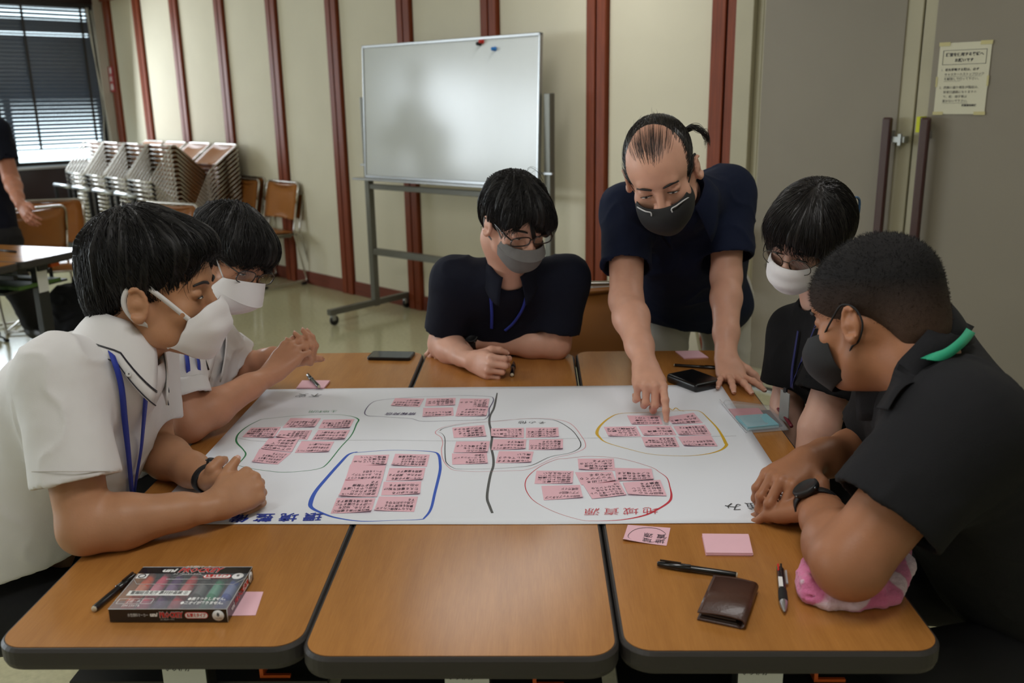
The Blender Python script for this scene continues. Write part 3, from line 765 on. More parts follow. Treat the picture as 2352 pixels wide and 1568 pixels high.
def ptext(body, px, py, size, m, rz=0, bold=0, sp=1.3, sh=0):
    p = T(px, py); p.z = PZ(p.x, p.y)+.0012; text('handwriting', body, size, m, FLIP(p, rz), sheet, space=sp, bold=bold, shear=sh, align='LEFT')
ptext('環境整備', 742, 1188, .036, mat('ink_blue_dark', (35, 60, 165), .6), .03, .0006, 1.5)
ptext('地域資源', 1514, 1174, .031, K_r, .03, -.0002, 1.3, .15)
ptext('その他', 1256, 972, .021, K_d, -.04, -.0001, 1.2, .1)
ptext('土地利用', 775, 946, .018, K_g, 0, -.0002, 1.0)
ptext('情報発信', 957, 952, .019, K_p, -.02, .0002, 1.0, .2)
ptext('不安', 742, 909, .032, K_d, 0, -.0003, 1.3, .2)
ptext('強み', 1756, 1164, .036, K_d, .03, -.0003, 1.2)
# ------------------------------------------------------------------ sticky notes
M_pink = mat('note_pink', (243, 196, 208), .75, spec=.25, var=.02, vscale=20); M_pen = mat('note_pen', (74, 60, 72), .7)
def sticky(quad, lines, z, label, seed, group='pink sticky notes on the sheet', size=None, curl=None, name='sticky_note', zfn=None, pads=1):
    """quad: px corners far-left, far-right, near-right, near-left"""
    q = [T(*p) for p in quad]; r = random.Random(seed)
    c = (q[0]+q[1]+q[2]+q[3])/4
    ca, cb = (r.choice([0, 1]), r.uniform(.002, .005)) if curl is None else curl
    def zf(u, v):      # u left->right, v near->far
        e = max(0, 1-v-.72)/.28; s = (1-u) if ca else u
        return cb*e*e*(s**2)
    def at(u, v):
        p = (q[3]*(1-u)+q[2]*u)*(1-v)+(q[0]*(1-u)+q[1]*u)*v
        return Vector((p.x-c.x, p.y-c.y, zf(u, v)))
    n = 8; V = [at(i/n, j/n) for j in range(n+1) for i in range(n+1)]; F = [(j*(n+1)+i, j*(n+1)+i+1, (j+1)*(n+1)+i+1, (j+1)*(n+1)+i) for j in range(n) for i in range(n)]
    th = .00035*pads
    nb = len(V); V += [v-Vector((0, 0, th)) for v in V[:nb]]; F += [tuple(x+nb for x in f[::-1]) for f in F[:n*n]]
    ring = [i for i in range(n+1)]+[(k+1)*(n+1)+n for k in range(n)]+[n*(n+1)+n-1-k for k in range(n)]+[(n-1-k)*(n+1) for k in range(n-1)]
    for i in range(len(ring)):
        a, b = ring[i], ring[(i+1) % len(ring)]; F.append((a, a+nb, b+nb, b))
    o = meshobj(name, V, F, M_pink)
    base = (PZ(c.x, c.y) if zfn is None else zfn)
    o.location = (c.x, c.y, base+.0004+z+th)
    tag(o, label, 'note', group)
    if lines:
        nl = max(len(lines), 3); w = ((q[1]-q[0]).length+(q[2]-q[3]).length)/2; h = ((q[0]-q[3]).length+(q[1]-q[2]).length)/2
        sz = size or min(.0125, .84*h/nl/1.15); 
        me = text_mesh('\n'.join(lines), sz, 1, 'LEFT', 1.02, .98*(h*.86/nl)/sz/1.0, .00012, r.uniform(-.05, .3))
        co = np.zeros(len(me.vertices)*3); me.vertices.foreach_get('co', co); co = co.reshape(-1, 3)
        lo = co.min(0); hi = co.max(0)
        if hi[0]-lo[0] > w*.9: co[:, 0] = lo[0]+(co[:, 0]-lo[0])*w*.9/(hi[0]-lo[0])
        co[:, 1] += .0012*np.sin(co[:, 0]*160+seed)
        top = hi[1]; out = np.zeros_like(co)
        x = (co[:, 0]-lo[0])/w+.06; y = (top-co[:, 1])/h+.06
        y = np.clip(y, 0, .97); x = np.clip(x, .02, .98)
        for i in range(len(co)):
            p = at(1-x[i], y[i]); out[i] = (p.x, p.y, p.z+.0003)
        me.vertices.foreach_set('co', out.ravel()); me.update(); me.materials.clear(); me.materials.append(M_pen)
        t = bpy.data.objects.new('handwriting', me); link(t, o)
    return o
def cv(x0, y0, k, pts): return [(x0+k*x, y0+k*y) for x, y in pts]
g = lambda *p: cv(540, 940, .1276, p); b_ = lambda *p: cv(740, 1030, .119, p); p_ = lambda *p: cv(820, 880, .1403, p); m_ = lambda *p: cv(1100, 920, .17857, p); y_ = lambda *p: cv(1300, 920, .17857, p)
NG, NB, NP, NM, NY, NR = 'green', 'blue', 'violet', 'grey and pink', 'yellow', 'red'
notes = [
 (g((1000, 170), (1545, 172), (1430, 340), (855, 342)), ['耕作放棄地の解消に', '向けて話し合いをする', '農地の集積を進める', 'する'], 0, NG, 'topmost left one'),
 (g((1590, 200), (2150, 188), (2060, 360), (1500, 355)), ['空き家対策として', '活用できる制度', '農地を借りて集める', '見直す'], 0, NG, 'topmost right one'),
 (g((290, 345), (825, 330), (690, 535), (130, 510)), ['耕作放棄地の', '草刈り等の問題', 'について話合い', '担い手を増やす'], 0, NG, 'leftmost one'),
 (g((820, 390), (1390, 388), (1300, 560), (715, 525)), ['空き地の', '利活用を考える', 'ため集まる', 'に決める'], 0, NG, 'centre one'),
 (g((1500, 382), (2070, 385), (1965, 565), (1378, 562)), ['地区の農地の利用を', '進めるための場所を', '話し合う会を開く'], 0, NG, 'one in the second row on the right'),
 (g((440, 725), (1010, 800), (770, 1005), (300, 975)), ['下草刈りは、みんなで', '日時を決めて集まり', 'みんなで作業する', 'ようにする'], 0, NG, 'nearest one by the fist'),
 (g((610, 540), (1165, 520), (1020, 785), (460, 730)), ['山下で草刈り', 'の用田の定期', 'を活用して', '解体する'], .0006, NG, 'large-lettered one overlapping two others'),
 (g((1200, 585), (1785, 595), (1680, 790), (1075, 795)), ['定住できる場所について', '空き家を活用する', '地元の人に聞いて'], 0, NG, 'one nearest the right border'),
 (b_((625, 150), (1295, 135), (1235, 345), (545, 345)), ['景観を', '守っていくため', '桜を植えて', '管理していく'], 0, NB, 'far left one'),
 (b_((540, 330), (1230, 350), (1165, 620), (445, 645)), ['空き家や公園をどうす', 'るか、みんなでアン', 'ケートを取る', ''], .0005, NB, 'second one down on the left'),
 (b_((445, 630), (1165, 610), (1060, 955), (315, 965)), ['定期にゴミ拾いを', '進めるために', '利用しやすい道を', '公園まで整備', 'する'], .001, NB, 'third one down on the left'),
 (b_((285, 975), (1030, 978), (945, 1260), (165, 1275)), ['観光客が来る場所に', 'するため、地区を', '一周する公園までに', '水路と道を整備する'], 0, NB, 'nearest left one'),
 (b_((1410, 120), (2075, 135), (2020, 365), (1328, 355)), ['道を拡幅できるよう', '相田の草を刈る', '安心して歩ける', 'ように歩道を整備'], 0, NB, 'far right one'),
 (b_((1300, 395), (1995, 390), (1940, 635), (1230, 640)), ['町を一周する道を', '作るため、関係する', '道路を整備する'], 0, NB, 'second one down on the right'),
 (b_((1190, 660), (1915, 650), (1890, 910), (1140, 920)), ['歴史と歩ける', '使える看板を設け', '水田の用意する'], 0, NB, 'third one down on the right'),
 (b_((1100, 945), (1850, 948), (1775, 1240), (1000, 1225)), ['みんなで設備にたよる', '費用を削減できる', '上流の水利を守る', 'する'], 0, NB, 'nearest right one'),
 (p_((625, 258), (1100, 265), (1025, 400), (550, 385)), ['地区の行事を発信', '農地のよさを伝える', '一緒に出す'], 0, NP, 'leftmost one'),
 (p_((1140, 265), (1615, 255), (1605, 380), (1112, 390)), ['リンクを', '拡散するため', '情報発信する', 'と面白い'], 0, NP, 'middle far one'),
 (p_((1690, 265), (2170, 268), (2145, 412), (1650, 410)), ['農業に', '興味を', '持ってもらう', 'ように'], 0, NP, 'far right one'),
 (p_((1085, 418), (1575, 412), (1585, 545), (1072, 568)), ['地区の情報をHPに', '案内として載せる', ''], 0, NP, 'middle near one'),
 (p_((1650, 405), (2155, 412), (2115, 558), (1610, 555)), ['若い人たちに届く', 'ように発信する', '体験を広める'], .0005, NP, 'near right one'),
 (p_((1560, 745), (2080, 700), (2120, 890), (1585, 908)), ['水質調査の', '勉強会をする', '公園に集って', '学びの会をする'], 0, NM, 'tilted one in the far left corner'),
 (p_((1625, 972), (2175, 970), (2140, 1160), (1580, 1150)), ['地区の人が', '得意なことを', '学べる場をつくる', 'する'], .0005, NM, 'middle left one'),
 (p_((1555, 1165), (2125, 1155), (2145, 1335), (1560, 1345)), ['地区の伝統を', 'いろいろな', 'ため ワークショップ', 'で参加'], 0, NM, 'near left one'),
 (m_((155, 372), (578, 365), (580, 492), (160, 490)), ['一本杉公園', 'をじっくり楽しむ', 'いこいの', '場として発信する'], .0006, NM, 'far one across the thick line'),
 (m_((605, 362), (1020, 357), (1030, 482), (603, 490)), ['一人で公園に行く', '子どもと遊ぶ人に', '場所を一緒に考え', '楽しくする'], 0, NM, 'far right one'),
 (m_((185, 508), (612, 510), (598, 642), (160, 648)), ['みんなで計画づくり', '健康のために歩く', '活動をする'], 0, NM, 'near one across the thick line'),
 (m_((648, 515), (1082, 508), (1080, 648), (640, 645)), ['草刈り作業をする', 'ためにみんなの力', '草むらに花を', '開放できる'], 0, NM, 'second one on the right'),
 (m_((258, 662), (705, 668), (670, 815), (215, 815)), ['いも煮会をする', '参加してもらう', '楽しい'], 0, NM, 'nearest one'),
 (y_((785, 202), (1205, 205), (1245, 318), (845, 320)), ['学校と公民館が', '協力して活動', '整備して行く'], 0, NY, 'one under the pointing finger, left'),
 (y_((1280, 225), (1640, 165), (1760, 298), (1375, 315)), ['一輪車で行う', 'みんなで集う', 'する'], 0, NY, 'far right one beside the finger'),
 (y_((485, 350), (900, 342), (965, 470), (550, 478)), ['スクリーンで', 'いろんな', 'スタイル観光', '大規模にする'], 0, NY, 'leftmost one'),
 (y_((930, 338), (1345, 335), (1420, 455), (1000, 465)), ['スクリーンで', '観光の資源', 'に出る'], 0, NY, 'centre one'),
 (y_((1380, 340), (1785, 322), (1870, 450), (1455, 462)), ['一緒になって地区の', '勉強会をして学ぶ', '使えるところ', '遊び場を整備する'], 0, NY, 'second row right one'),
 (y_((970, 480), (1400, 478), (1460, 608), (1025, 615)), ['高齢者の運動場の', '場づくり', '三世代で交流する', '地元として活動', 'を支える'], 0, NY, 'near left one'),
 (y_((1440, 478), (1860, 458), (1950, 600), (1520, 605)), ['移住者が来たいまち', '地区を知るイベント'], .0004, NY, 'near right one with two lines'),
 (y_((150, 760), (615, 758), (630, 915), (165, 910)), ['一本杉公園', 'の魅力を発信', 'ため、インスタ', 'にUPする'], 0, NR, 'farthest one'),
 (m_((740, 915), (1218, 920), (1205, 1085), (715, 1082)), ['相田山の春と', '全国にドローン', '他の地との連携', 'スタンプラリー', '人に伝えたい'], 0, NR, 'far left one'),
 (m_((803, 1110), (1300, 1098), (1340, 1268), (835, 1292)), ['相田のマップスタンプ', 'アプリ相田の', '地域ガイド'], 0, NR, 'near left one'),
 (y_((115, 935), (595, 925), (650, 1060), (195, 1098)), ['ことに出る', 'マップづくり', 'ができる'], 0, NR, 'middle one, mostly blank'),
 (y_((215, 1090), (680, 1050), (780, 1235), (335, 1278)), ['桜並木の相田', 'のビューポイント', 'をUPするため', '木とかインスタ', 'UP'], .0006, NR, 'skewed one in the middle'),
 (y_((628, 885), (1100, 895), (1130, 1045), (650, 1050)), ['小杉公園の整備', 'を進めるため', 'ヒノキを植える', ''], .001, NR, 'far right one'),
 (y_((730, 1075), (1210, 1040), (1295, 1245), (800, 1235)), ['相田からの', 'ミッションの', '神社とおこし', '協力隊を', '募集する'], .0012, NR, 'near right one'),
]
for i, (q, l, z, g_, w) in enumerate(notes):
    sticky(q, l, z, 'pink written note in the %s loop, %s' % (g_, w), 100+i, 'notes in the %s loop' % g_)
TOP = TZ+.0003
n_ = sticky([(1442, 1206), (1540, 1213), (1531, 1254), (1430, 1243)], ['地 域', '資 源'], 0, 'pink note with four characters inside a pen oval, below the sheet', 55, None, .017, (1, .004), zfn=TOP)
c_ = n_.location; V = []; F = []
ov = [((1487+44*math.cos(a)*(1+.06*math.sin(3*a))), (1230+17*math.sin(a))) for a in np.linspace(.3, 6.1, 26)]
pts = [T(*p) for p in ov]
tube('pen_oval', [Vector((p.x-c_.x, p.y-c_.y, .0004)) for p in pts], .0005, M_pen, n_, 4)
def pad(quad, h, lab, m=M_pink, name='sticky_note_pad', sheets=6):
    """quad in px on the pad's base, far-left, far-right, near-right, near-left"""
    q = [T(*p, TOP) for p in quad]; c = (q[0]+q[1]+q[2]+q[3])/4
    o = None
    for k in range(sheets):
        r = random.Random(k*7+len(lab)); a, b = h*k/sheets, h*(k+1)/sheets-.0001; j = Vector((r.uniform(-.0007, .0007), r.uniform(-.0007, .0007), 0))
        V = [(p-c+j)+Vector((0, 0, z)) for z in (a, b) for p in (q[3], q[2], q[1], q[0])]
        F = [(3, 2, 1, 0), (4, 5, 6, 7)]+[(i, (i+1) % 4, 4+(i+1) % 4, 4+i) for i in range(4)]
        x = meshobj(name if o is None else 'sheet_layer', V, F, m, o)
        if o is None: o = x; o.location = c
    tag(o, lab, 'note pad'); return o
pad([(1613, 1232), (1719, 1233), (1729, 1277), (1622, 1276)], .006, 'blank pink sticky pad, thick, beside the black marker on the right table')
pad([(694, 877), (758, 877), (744, 894), (681, 894)], .005, 'pink sticky pad with a pen lying across it, behind the sheet')
pad([(1551, 808), (1605, 807), (1627, 822), (1571, 824)], .003, 'pink sticky pad behind the black case, near the standing person')
pad([(548, 1359), (605, 1359), (587, 1413), (524, 1414)], .0006, 'single blank pink note sticking out from under the marker box', name='sticky_note', sheets=1)
# ------------------------------------------------------------------ pens
M_pb = mat('pen_black_plastic', (16, 16, 18), .25, coat=.3); M_cream = mat('pen_end_cream', (205, 195, 170), .5)
def pen_frame(a, b, r):
    A = T(*a, TOP+r) if not isinstance(a, Vector) else a; B = T(*b, TOP+r) if not isinstance(b, Vector) else b
    d = (B-A); L_ = d.length; z = d.normalized(); x = z.cross(Vector((0, 0, 1))).normalized(); y = z.cross(x)
    return frame(x, y, z, A), L_
def sign_pen(a, b, label, r=.0058):
    """capped fibre pen; a = cap tip end, b = cream tail end"""
    M, L_ = pen_frame(a, b, r); o = empty('marker_pen', M=M); tag(o, label, 'pen')
    lathe('cap', [(0, 0), (r*.62, .0), (r*.75, .002), (r*1.05, L_*.2), (r*1.1, L_*.42), (r*.95, L_*.425)], M_pb, o, 18)
    lathe('barrel', [(r*.9, L_*.4), (r*.95, L_*.45), (r*.92, L_*.97), (r*.8, L_*.985)], M_pb, o, 18)
    lathe('end_plug', [(r*.8, L_*.98), (r*.7, L_), (0, L_)], M_cream, o, 18)
    box('clip', (-.0016, -r*1.35, .004), (.0016, -r*1.05, L_*.3), M_pb, o); return o
sign_pen((1510, 1294), (1694, 1321), 'black capped marker pen on the right table, above the wallet')
sign_pen((310, 1320), (215, 1399), 'black capped marker pen half under the marker box')
sign_pen((1650, 845), (1548, 838), 'black marker pen partly under the flat hand of the standing person', .0045)
sign_pen((1180, 835), (1176, 861), 'short black marker pen lying on the table by the middle person', .0065)
o = sign_pen(T(706, 861, TOP+.014), T(733, 888, TOP+.0105), 'black pen resting on the pink pad behind the sheet', .0052)
# four-colour ballpoint
def ballpoint(a, b):
    r = .0062; M, L_ = pen_frame(a, b, r); o = empty('ballpoint_pen', M=M); tag(o, 'black multi-colour ballpoint pen with red slider, right of the wallet', 'pen')
    M_cl = mat('clear_plastic', (205, 208, 210), .15, alpha=.55)
    lathe('barrel', [(r*.55, 0), (r*.8, .003), (r, L_*.06), (r, L_*.55)], mat('pen_navy', (20, 22, 34), .25, coat=.3), o, 18)
    lathe('grip', [(r, L_*.53), (r*1.08, L_*.56), (r*1.12, L_*.7), (r*1.05, L_*.8)], M_rub, o, 18)
    lathe('nose_cone', [(r*1.05, L_*.8), (r*.9, L_*.87), (r*.4, L_*.97), (r*.15, L_)], mat('pen_silver', (185, 185, 190), .25, metal=.8), o, 18)
    box('clip', (-r*1.6, -.0015, L_*.05), (-r*1.05, .0015, L_*.36), M_cl, o, bevel=.0008)
    for x, y, c in ((0.0035, -.004, (215, 40, 35)), (.0045, .001, (20, 120, 70)), (-.001, -.005, (20, 20, 22))):
        box('slider', (x-.0014, y-.0016, -.004), (x+.0014, y+.0016, L_*.13), mat('slider_%d_%d' % (c[0], c[1]), c, .35), o, bevel=.0006)
    box('label', (-.001, -r*1.04, L_*.3), (.0052, -r*.4, L_*.52), M_sticker, o)
ballpoint((1792, 1304), (1802, 1405))
# wallet
def wallet():
    c = T(1678, 1390, TOP); fx = (T(1715, 1443, TOP)-T(1601, 1421, TOP)); w = .088; h = .1
    x = Vector((fx.x, fx.y, 0)).normalized(); yv = (T(1643, 1338, TOP)-T(1601, 1421, TOP)); y = Vector((yv.x, yv.y, 0)); h = y.length; w = fx.length; y.normalize()
    o0 = T(1601, 1424, TOP); M_w = mat('brown_leather', (72, 44, 34), .38, bump=.25, bscale=260, var=.15, vscale=14, coat=.12)
    M = frame(x, y, (0, 0, 1), o0); ob = empty('wallet', M=M); tag(ob, 'dark brown leather bifold wallet on the right table', 'wallet')
    # spine bends round on the right; two leaves
    sec = [(0, .0105), (.004, .0125)]; out = []
    n = 10
    for i in range(n+1):
        u = i/n; out.append((u*(w-.010), .0145+.0035*math.sin(u*2.4)))
    R = .0085
    for i in range(1, 9):
        a = math.pi/2-math.pi*i/8; out.append((w-.010+R*math.cos(a), .0085+R*math.sin(a)*1.0))
    for i in range(n+1):
        u = 1-i/n; out.append((u*(w-.010), .0008))
    inn = []
    N = len(out)
    V = []; F = []; th = .0024
    for j in (0, 1):
        for i, (a, z) in enumerate(out):
            p0 = out[max(i-1, 0)]; p1 = out[min(i+1, N-1)]; t = Vector((p1[0]-p0[0], p1[1]-p0[1])).normalized(); nn = Vector((-t.y, t.x))
            for e in (0, 1):
                V.append((a-nn.x*th*e if e else a, j*h, z-nn.y*th*e if e else z))
    for i in range(N-1):
        a = 2*i; b = 2*i+2; k = 2*N
        F += [(a, b, b+k, a+k), (a+1, a+1+k, b+1+k, b+1), (a, a+1, b+1, b), (a+k, b+k, b+1+k, a+1+k)]
    F += [(0, 2*N, 2*N+1, 1), (2*N-2, 2*N-1, 4*N-1, 4*N-2)]
    bm = bmesh.new(); me = meshobj('outer_leather', V, F, M_w, ob, True)
    bm.free()
    box('inner_pocket', (.003, .002, .0042), (w-.014, h-.002, .0068), mat('inner_leather', (48, 34, 28), .5), ob, bevel=.001)
    box('card_pocket', (.005, .003, .0088), (w-.016, h-.003, .0118), mat('inner_leather', (48, 34, 28), .5), ob, bevel=.001)
    V = []
    F = []; 
    for (xa, ya, xb, yb) in ((.004, .0035, w-.012, .0035), (.004, h-.0035, w-.012, h-.0035), (.004, .0035, .004, h-.0035)):
        tube_geo([(xa+(xb-xa)*k/8, ya+(yb-ya)*k/8, .0147+.0035*math.sin((xa+(xb-xa)*k/8)/(w-.01)*2.4)) for k in range(9)], .0004, 4, False, None, V, F)
    meshobj('stitching', V, F, mat('stitch', (96, 62, 48), .6), ob)
wallet()
# black case and phone
o = empty('battery_case', M=Matrix.Identity(4)); a = T(1557, 878, TOP); b = T(1600, 905, TOP); c = T(1652, 900, TOP)
cx = (T(1652, 895, TOP)+T(1566, 866, TOP))*.5
x = (T(1652, 892, TOP)-T(1602, 903, TOP)).normalized(); y = (T(1562, 876, TOP)-T(1602, 903, TOP)); y = (y - x*y.dot(x)).normalized(); z = x.cross(y)
lx = (T(1652, 892, TOP)-T(1602, 903, TOP)).length*1.25; ly = (T(1562, 876, TOP)-T(1602, 903, TOP)).length*1.15
bm = bmesh.new(); bbox(bm, (0, 0, 0), (lx, ly, .024), .0085, None, 4)
bo = bmobj('black_case', bm, mat('case_black', (12, 12, 13), .3, bump=.02), None, True); bpy.data.objects.remove(o)
bo.matrix_world = frame(x, y, z, T(1598, 904, TOP)); tag(bo, 'small rounded black case on the far right corner of the sheet', 'case')
def phone():
    a = T(842, 827, TOP); b = T(942, 829, TOP); x = (b-a); L_ = x.length; x.normalize(); y = Vector((-x.y, x.x, 0))
    M = frame(x, y, (0, 0, 1), a); o = empty('smartphone', M=M); tag(o, 'black smartphone lying on the far left table edge', 'phone')
    r = .009
    prism('body', [(rrect(.001, L_-.001, .001, .072, r), 0), (rrect(0, L_, 0, .073, r), .0015), (rrect(0, L_, 0, .073, r), .0075), (rrect(.001, L_-.001, .001, .072, r), .009)], mat('phone_black', (14, 14, 16), .35), o)
    prism('screen', [(rrect(.004, L_-.004, .004, .069, r*.7), .009), (rrect(.004, L_-.004, .004, .069, r*.7), .0093)], mat('phone_glass', (24, 28, 34), .06, spec=.8), o)
phone()
# clear plastic pouch with blue pad
def pouch():
    fl, fr_, nr, nl = T(1653, 925, TOP), T(1775, 935, TOP), T(1812, 988, TOP), T(1714, 996, TOP)
    M_pl = mat('clear_vinyl', (225, 228, 232), .12, alpha=.28, spec=.7); M_zip = mat('wine_red_zip', (105, 18, 38), .45)
    c = (fl+fr_+nr+nl)/4; o = empty('plastic_pouch', loc=c); tag(o, 'clear plastic pouch with wine red edge at the right end of the sheet', 'pouch')
    q = [nl-c, nr-c, fr_-c, fl-c]; n = 14; V = []; F = []
    for s, zz in ((0, .0006), (1, .016)):
        for j in range(n+1):
            for i in range(n+1):
                u, v = i/n, j/n; p = (q[0]*(1-u)+q[1]*u)*(1-v)+(q[3]*(1-u)+q[2]*u)*v
                e = min(1, 12*min(u, 1-u, v, 1-v)); z = zz*(e**.5)*(1-.55*u) if s else zz
                if s: z += .0016*vnoise(np.array([[u*5, v*9, 7.]]))[0]*e+.001
                V.append((p.x, p.y, z))
    k = (n+1)**2
    for s in (0, 1):
        for j in range(n):
            for i in range(n):
                a = s*k+j*(n+1)+i; f = (a, a+1, a+n+2, a+n+1); F.append(f if s else f[::-1])
    for i in range(n):
        F += [(i, i+1, k+i+1, k+i), (n*(n+1)+i+1, n*(n+1)+i, k+n*(n+1)+i, k+n*(n+1)+i+1), ((i+1)*(n+1), i*(n+1), k+i*(n+1), k+(i+1)*(n+1)), (i*(n+1)+n, (i+1)*(n+1)+n, k+(i+1)*(n+1)+n, k+i*(n+1)+n)]
    meshobj('vinyl_bag', V, F, M_pl, o, True)
    tube('zip_edge', smooth_path([q[2]+Vector((0, .004, .009)), (q[1]+q[2])/2+Vector((.004, 0, .012)), q[1]+Vector((.006, .002, .009))], 6), .0042, M_zip, o, 8)
    lathe('zip_pull', [(0, 0), (.006, .001), (.008, .006), (.006, .012), (0, .016)], M_zip, o, 10, Matrix.Translation(q[2]+Vector((.010, -.004, .006))))
    tube('white_piping', smooth_path([q[3]+Vector((0, 0, .009)), q[0]*.5+q[3]*.5+Vector((0, 0, .006)), q[0]+Vector((0, 0, .004))], 5), .0012, mat('piping_white', (210, 210, 215), .3), o, 6)
    b = [T(1689, 960, TOP+.006), T(1760, 955, TOP+.006), T(1789, 980, TOP+.006), T(1717, 987, TOP+.006)]; 
    def inner(nm, quad, z, h, m, lab):
        cc = sum(quad, Vector())/4; V = [(p-cc)+Vector((0, 0, zz)) for zz in (0, h) for p in (quad[3], quad[2], quad[1], quad[0])]
        ob = meshobj(nm, V, [(3, 2, 1, 0), (4, 5, 6, 7)]+[(i, (i+1) % 4, 4+(i+1) % 4, 4+i) for i in range(4)], m); ob.location = (cc.x, cc.y, TOP+z)
        tag(ob, lab, 'note pad'); return ob
    inner('blue_sticky_pad', b, .0045, .0075, mat('pad_blue', (135, 190, 203), .6), 'light blue sticky pad inside the clear pouch')
    inner('pink_sticky_pad', [T(1673, 942, TOP), T(1742, 940, TOP), T(1760, 962, TOP), T(1690, 964, TOP)], .0012, .0028, mat('pad_pink2', (215, 130, 145), .6), 'pink sticky pad under the blue one in the clear pouch')
    inner('dark_card', [T(1740, 945, TOP), T(1768, 944, TOP), T(1797, 980, TOP), T(1770, 982, TOP)], .0012, .002, mat('card_dark', (45, 38, 50), .5), 'dark card inside the clear pouch by the red zip')
pouch()
# pink towel, folded, under the near right elbow
def towel():
    M_tw = mat('towel_pink', (222, 128, 170), .95, bump=.8, bscale=420, sheen=.4)
    nt = M_tw.node_tree; b = nt.nodes['Principled BSDF']; v = nt.nodes.new('ShaderNodeTexVoronoi'); v.inputs['Scale'].default_value = 17; v.feature = 'SMOOTH_F1'
    nt.links.new(nt.nodes['Texture Coordinate'].outputs['Object'], v.inputs[0]); r = nt.nodes.new('ShaderNodeValToRGB'); r.color_ramp.elements[0].position = .30; r.color_ramp.elements[1].position = .34
    r.color_ramp.elements[0].color = (*lin((232, 205, 218)), 1); r.color_ramp.elements[1].color = (*lin((224, 122, 168)), 1); nt.links.new(v.outputs['Distance'], r.inputs[0]); nt.links.new(r.outputs[0], b.inputs['Base Color'])
    s = Sdf()
    near = [T(1845, 1352, TOP), T(1858, 1383, TOP), T(1900, 1396, TOP), T(1960, 1398, TOP), T(2020, 1392, TOP), T(2050, 1365, TOP)]
    far = [T(1865, 1310, TOP), T(1900, 1300, TOP), T(1950, 1290, TOP), T(2000, 1285, TOP), T(2040, 1290, TOP), T(2075, 1285, TOP)]
    for f in (0, .25, .5, .75, 1):
        P = [a*(1-f)+c*f+Vector((0, 0, .012+.002*math.sin(i*1.7+f*5))) for i, (a, c) in enumerate(zip(near, far))]
        s.chain(P, [.012]*6, k=.012)
        P = [p+Vector((-.003*math.sin(i*2), .006, .013+.003*math.sin(i*2.1))) for i, p in enumerate(P)]
        s.chain(P, [.0095]*6, k=.006)
    s.chain([T(2050, 1370, TOP+.012), T(2078, 1300, TOP+.02), T(2070, 1265, TOP+.024)], [.014, .015, .011], k=.012)
    s.chain([T(1850, 1350, TOP+.014), T(1862, 1312, TOP+.018), T(1868, 1285, TOP+.02)], [.013, .012, .008], k=.01)
    for q in ((1892, 1383, .011), (1985, 1380, .009), (1860, 1362, .009)):
        p = T(q[0], q[1]+9, TOP+.016); s.cone(p+Vector((-.012, 0, 0)), p+Vector((.012, 0, .002)), .0022, .0022, .004, 's')
    s.plane((0, 0, TOP+.0006), (0, 0, -1), .002)
    o = s.mesh(.0022, 'towel', M_tw, None, disp=lambda V, N: .0012*vnoise(V*90)+.0009*vnoise(V*260)); tag(o, 'folded pink and white towel under the elbow on the right table', 'towel')
towel()
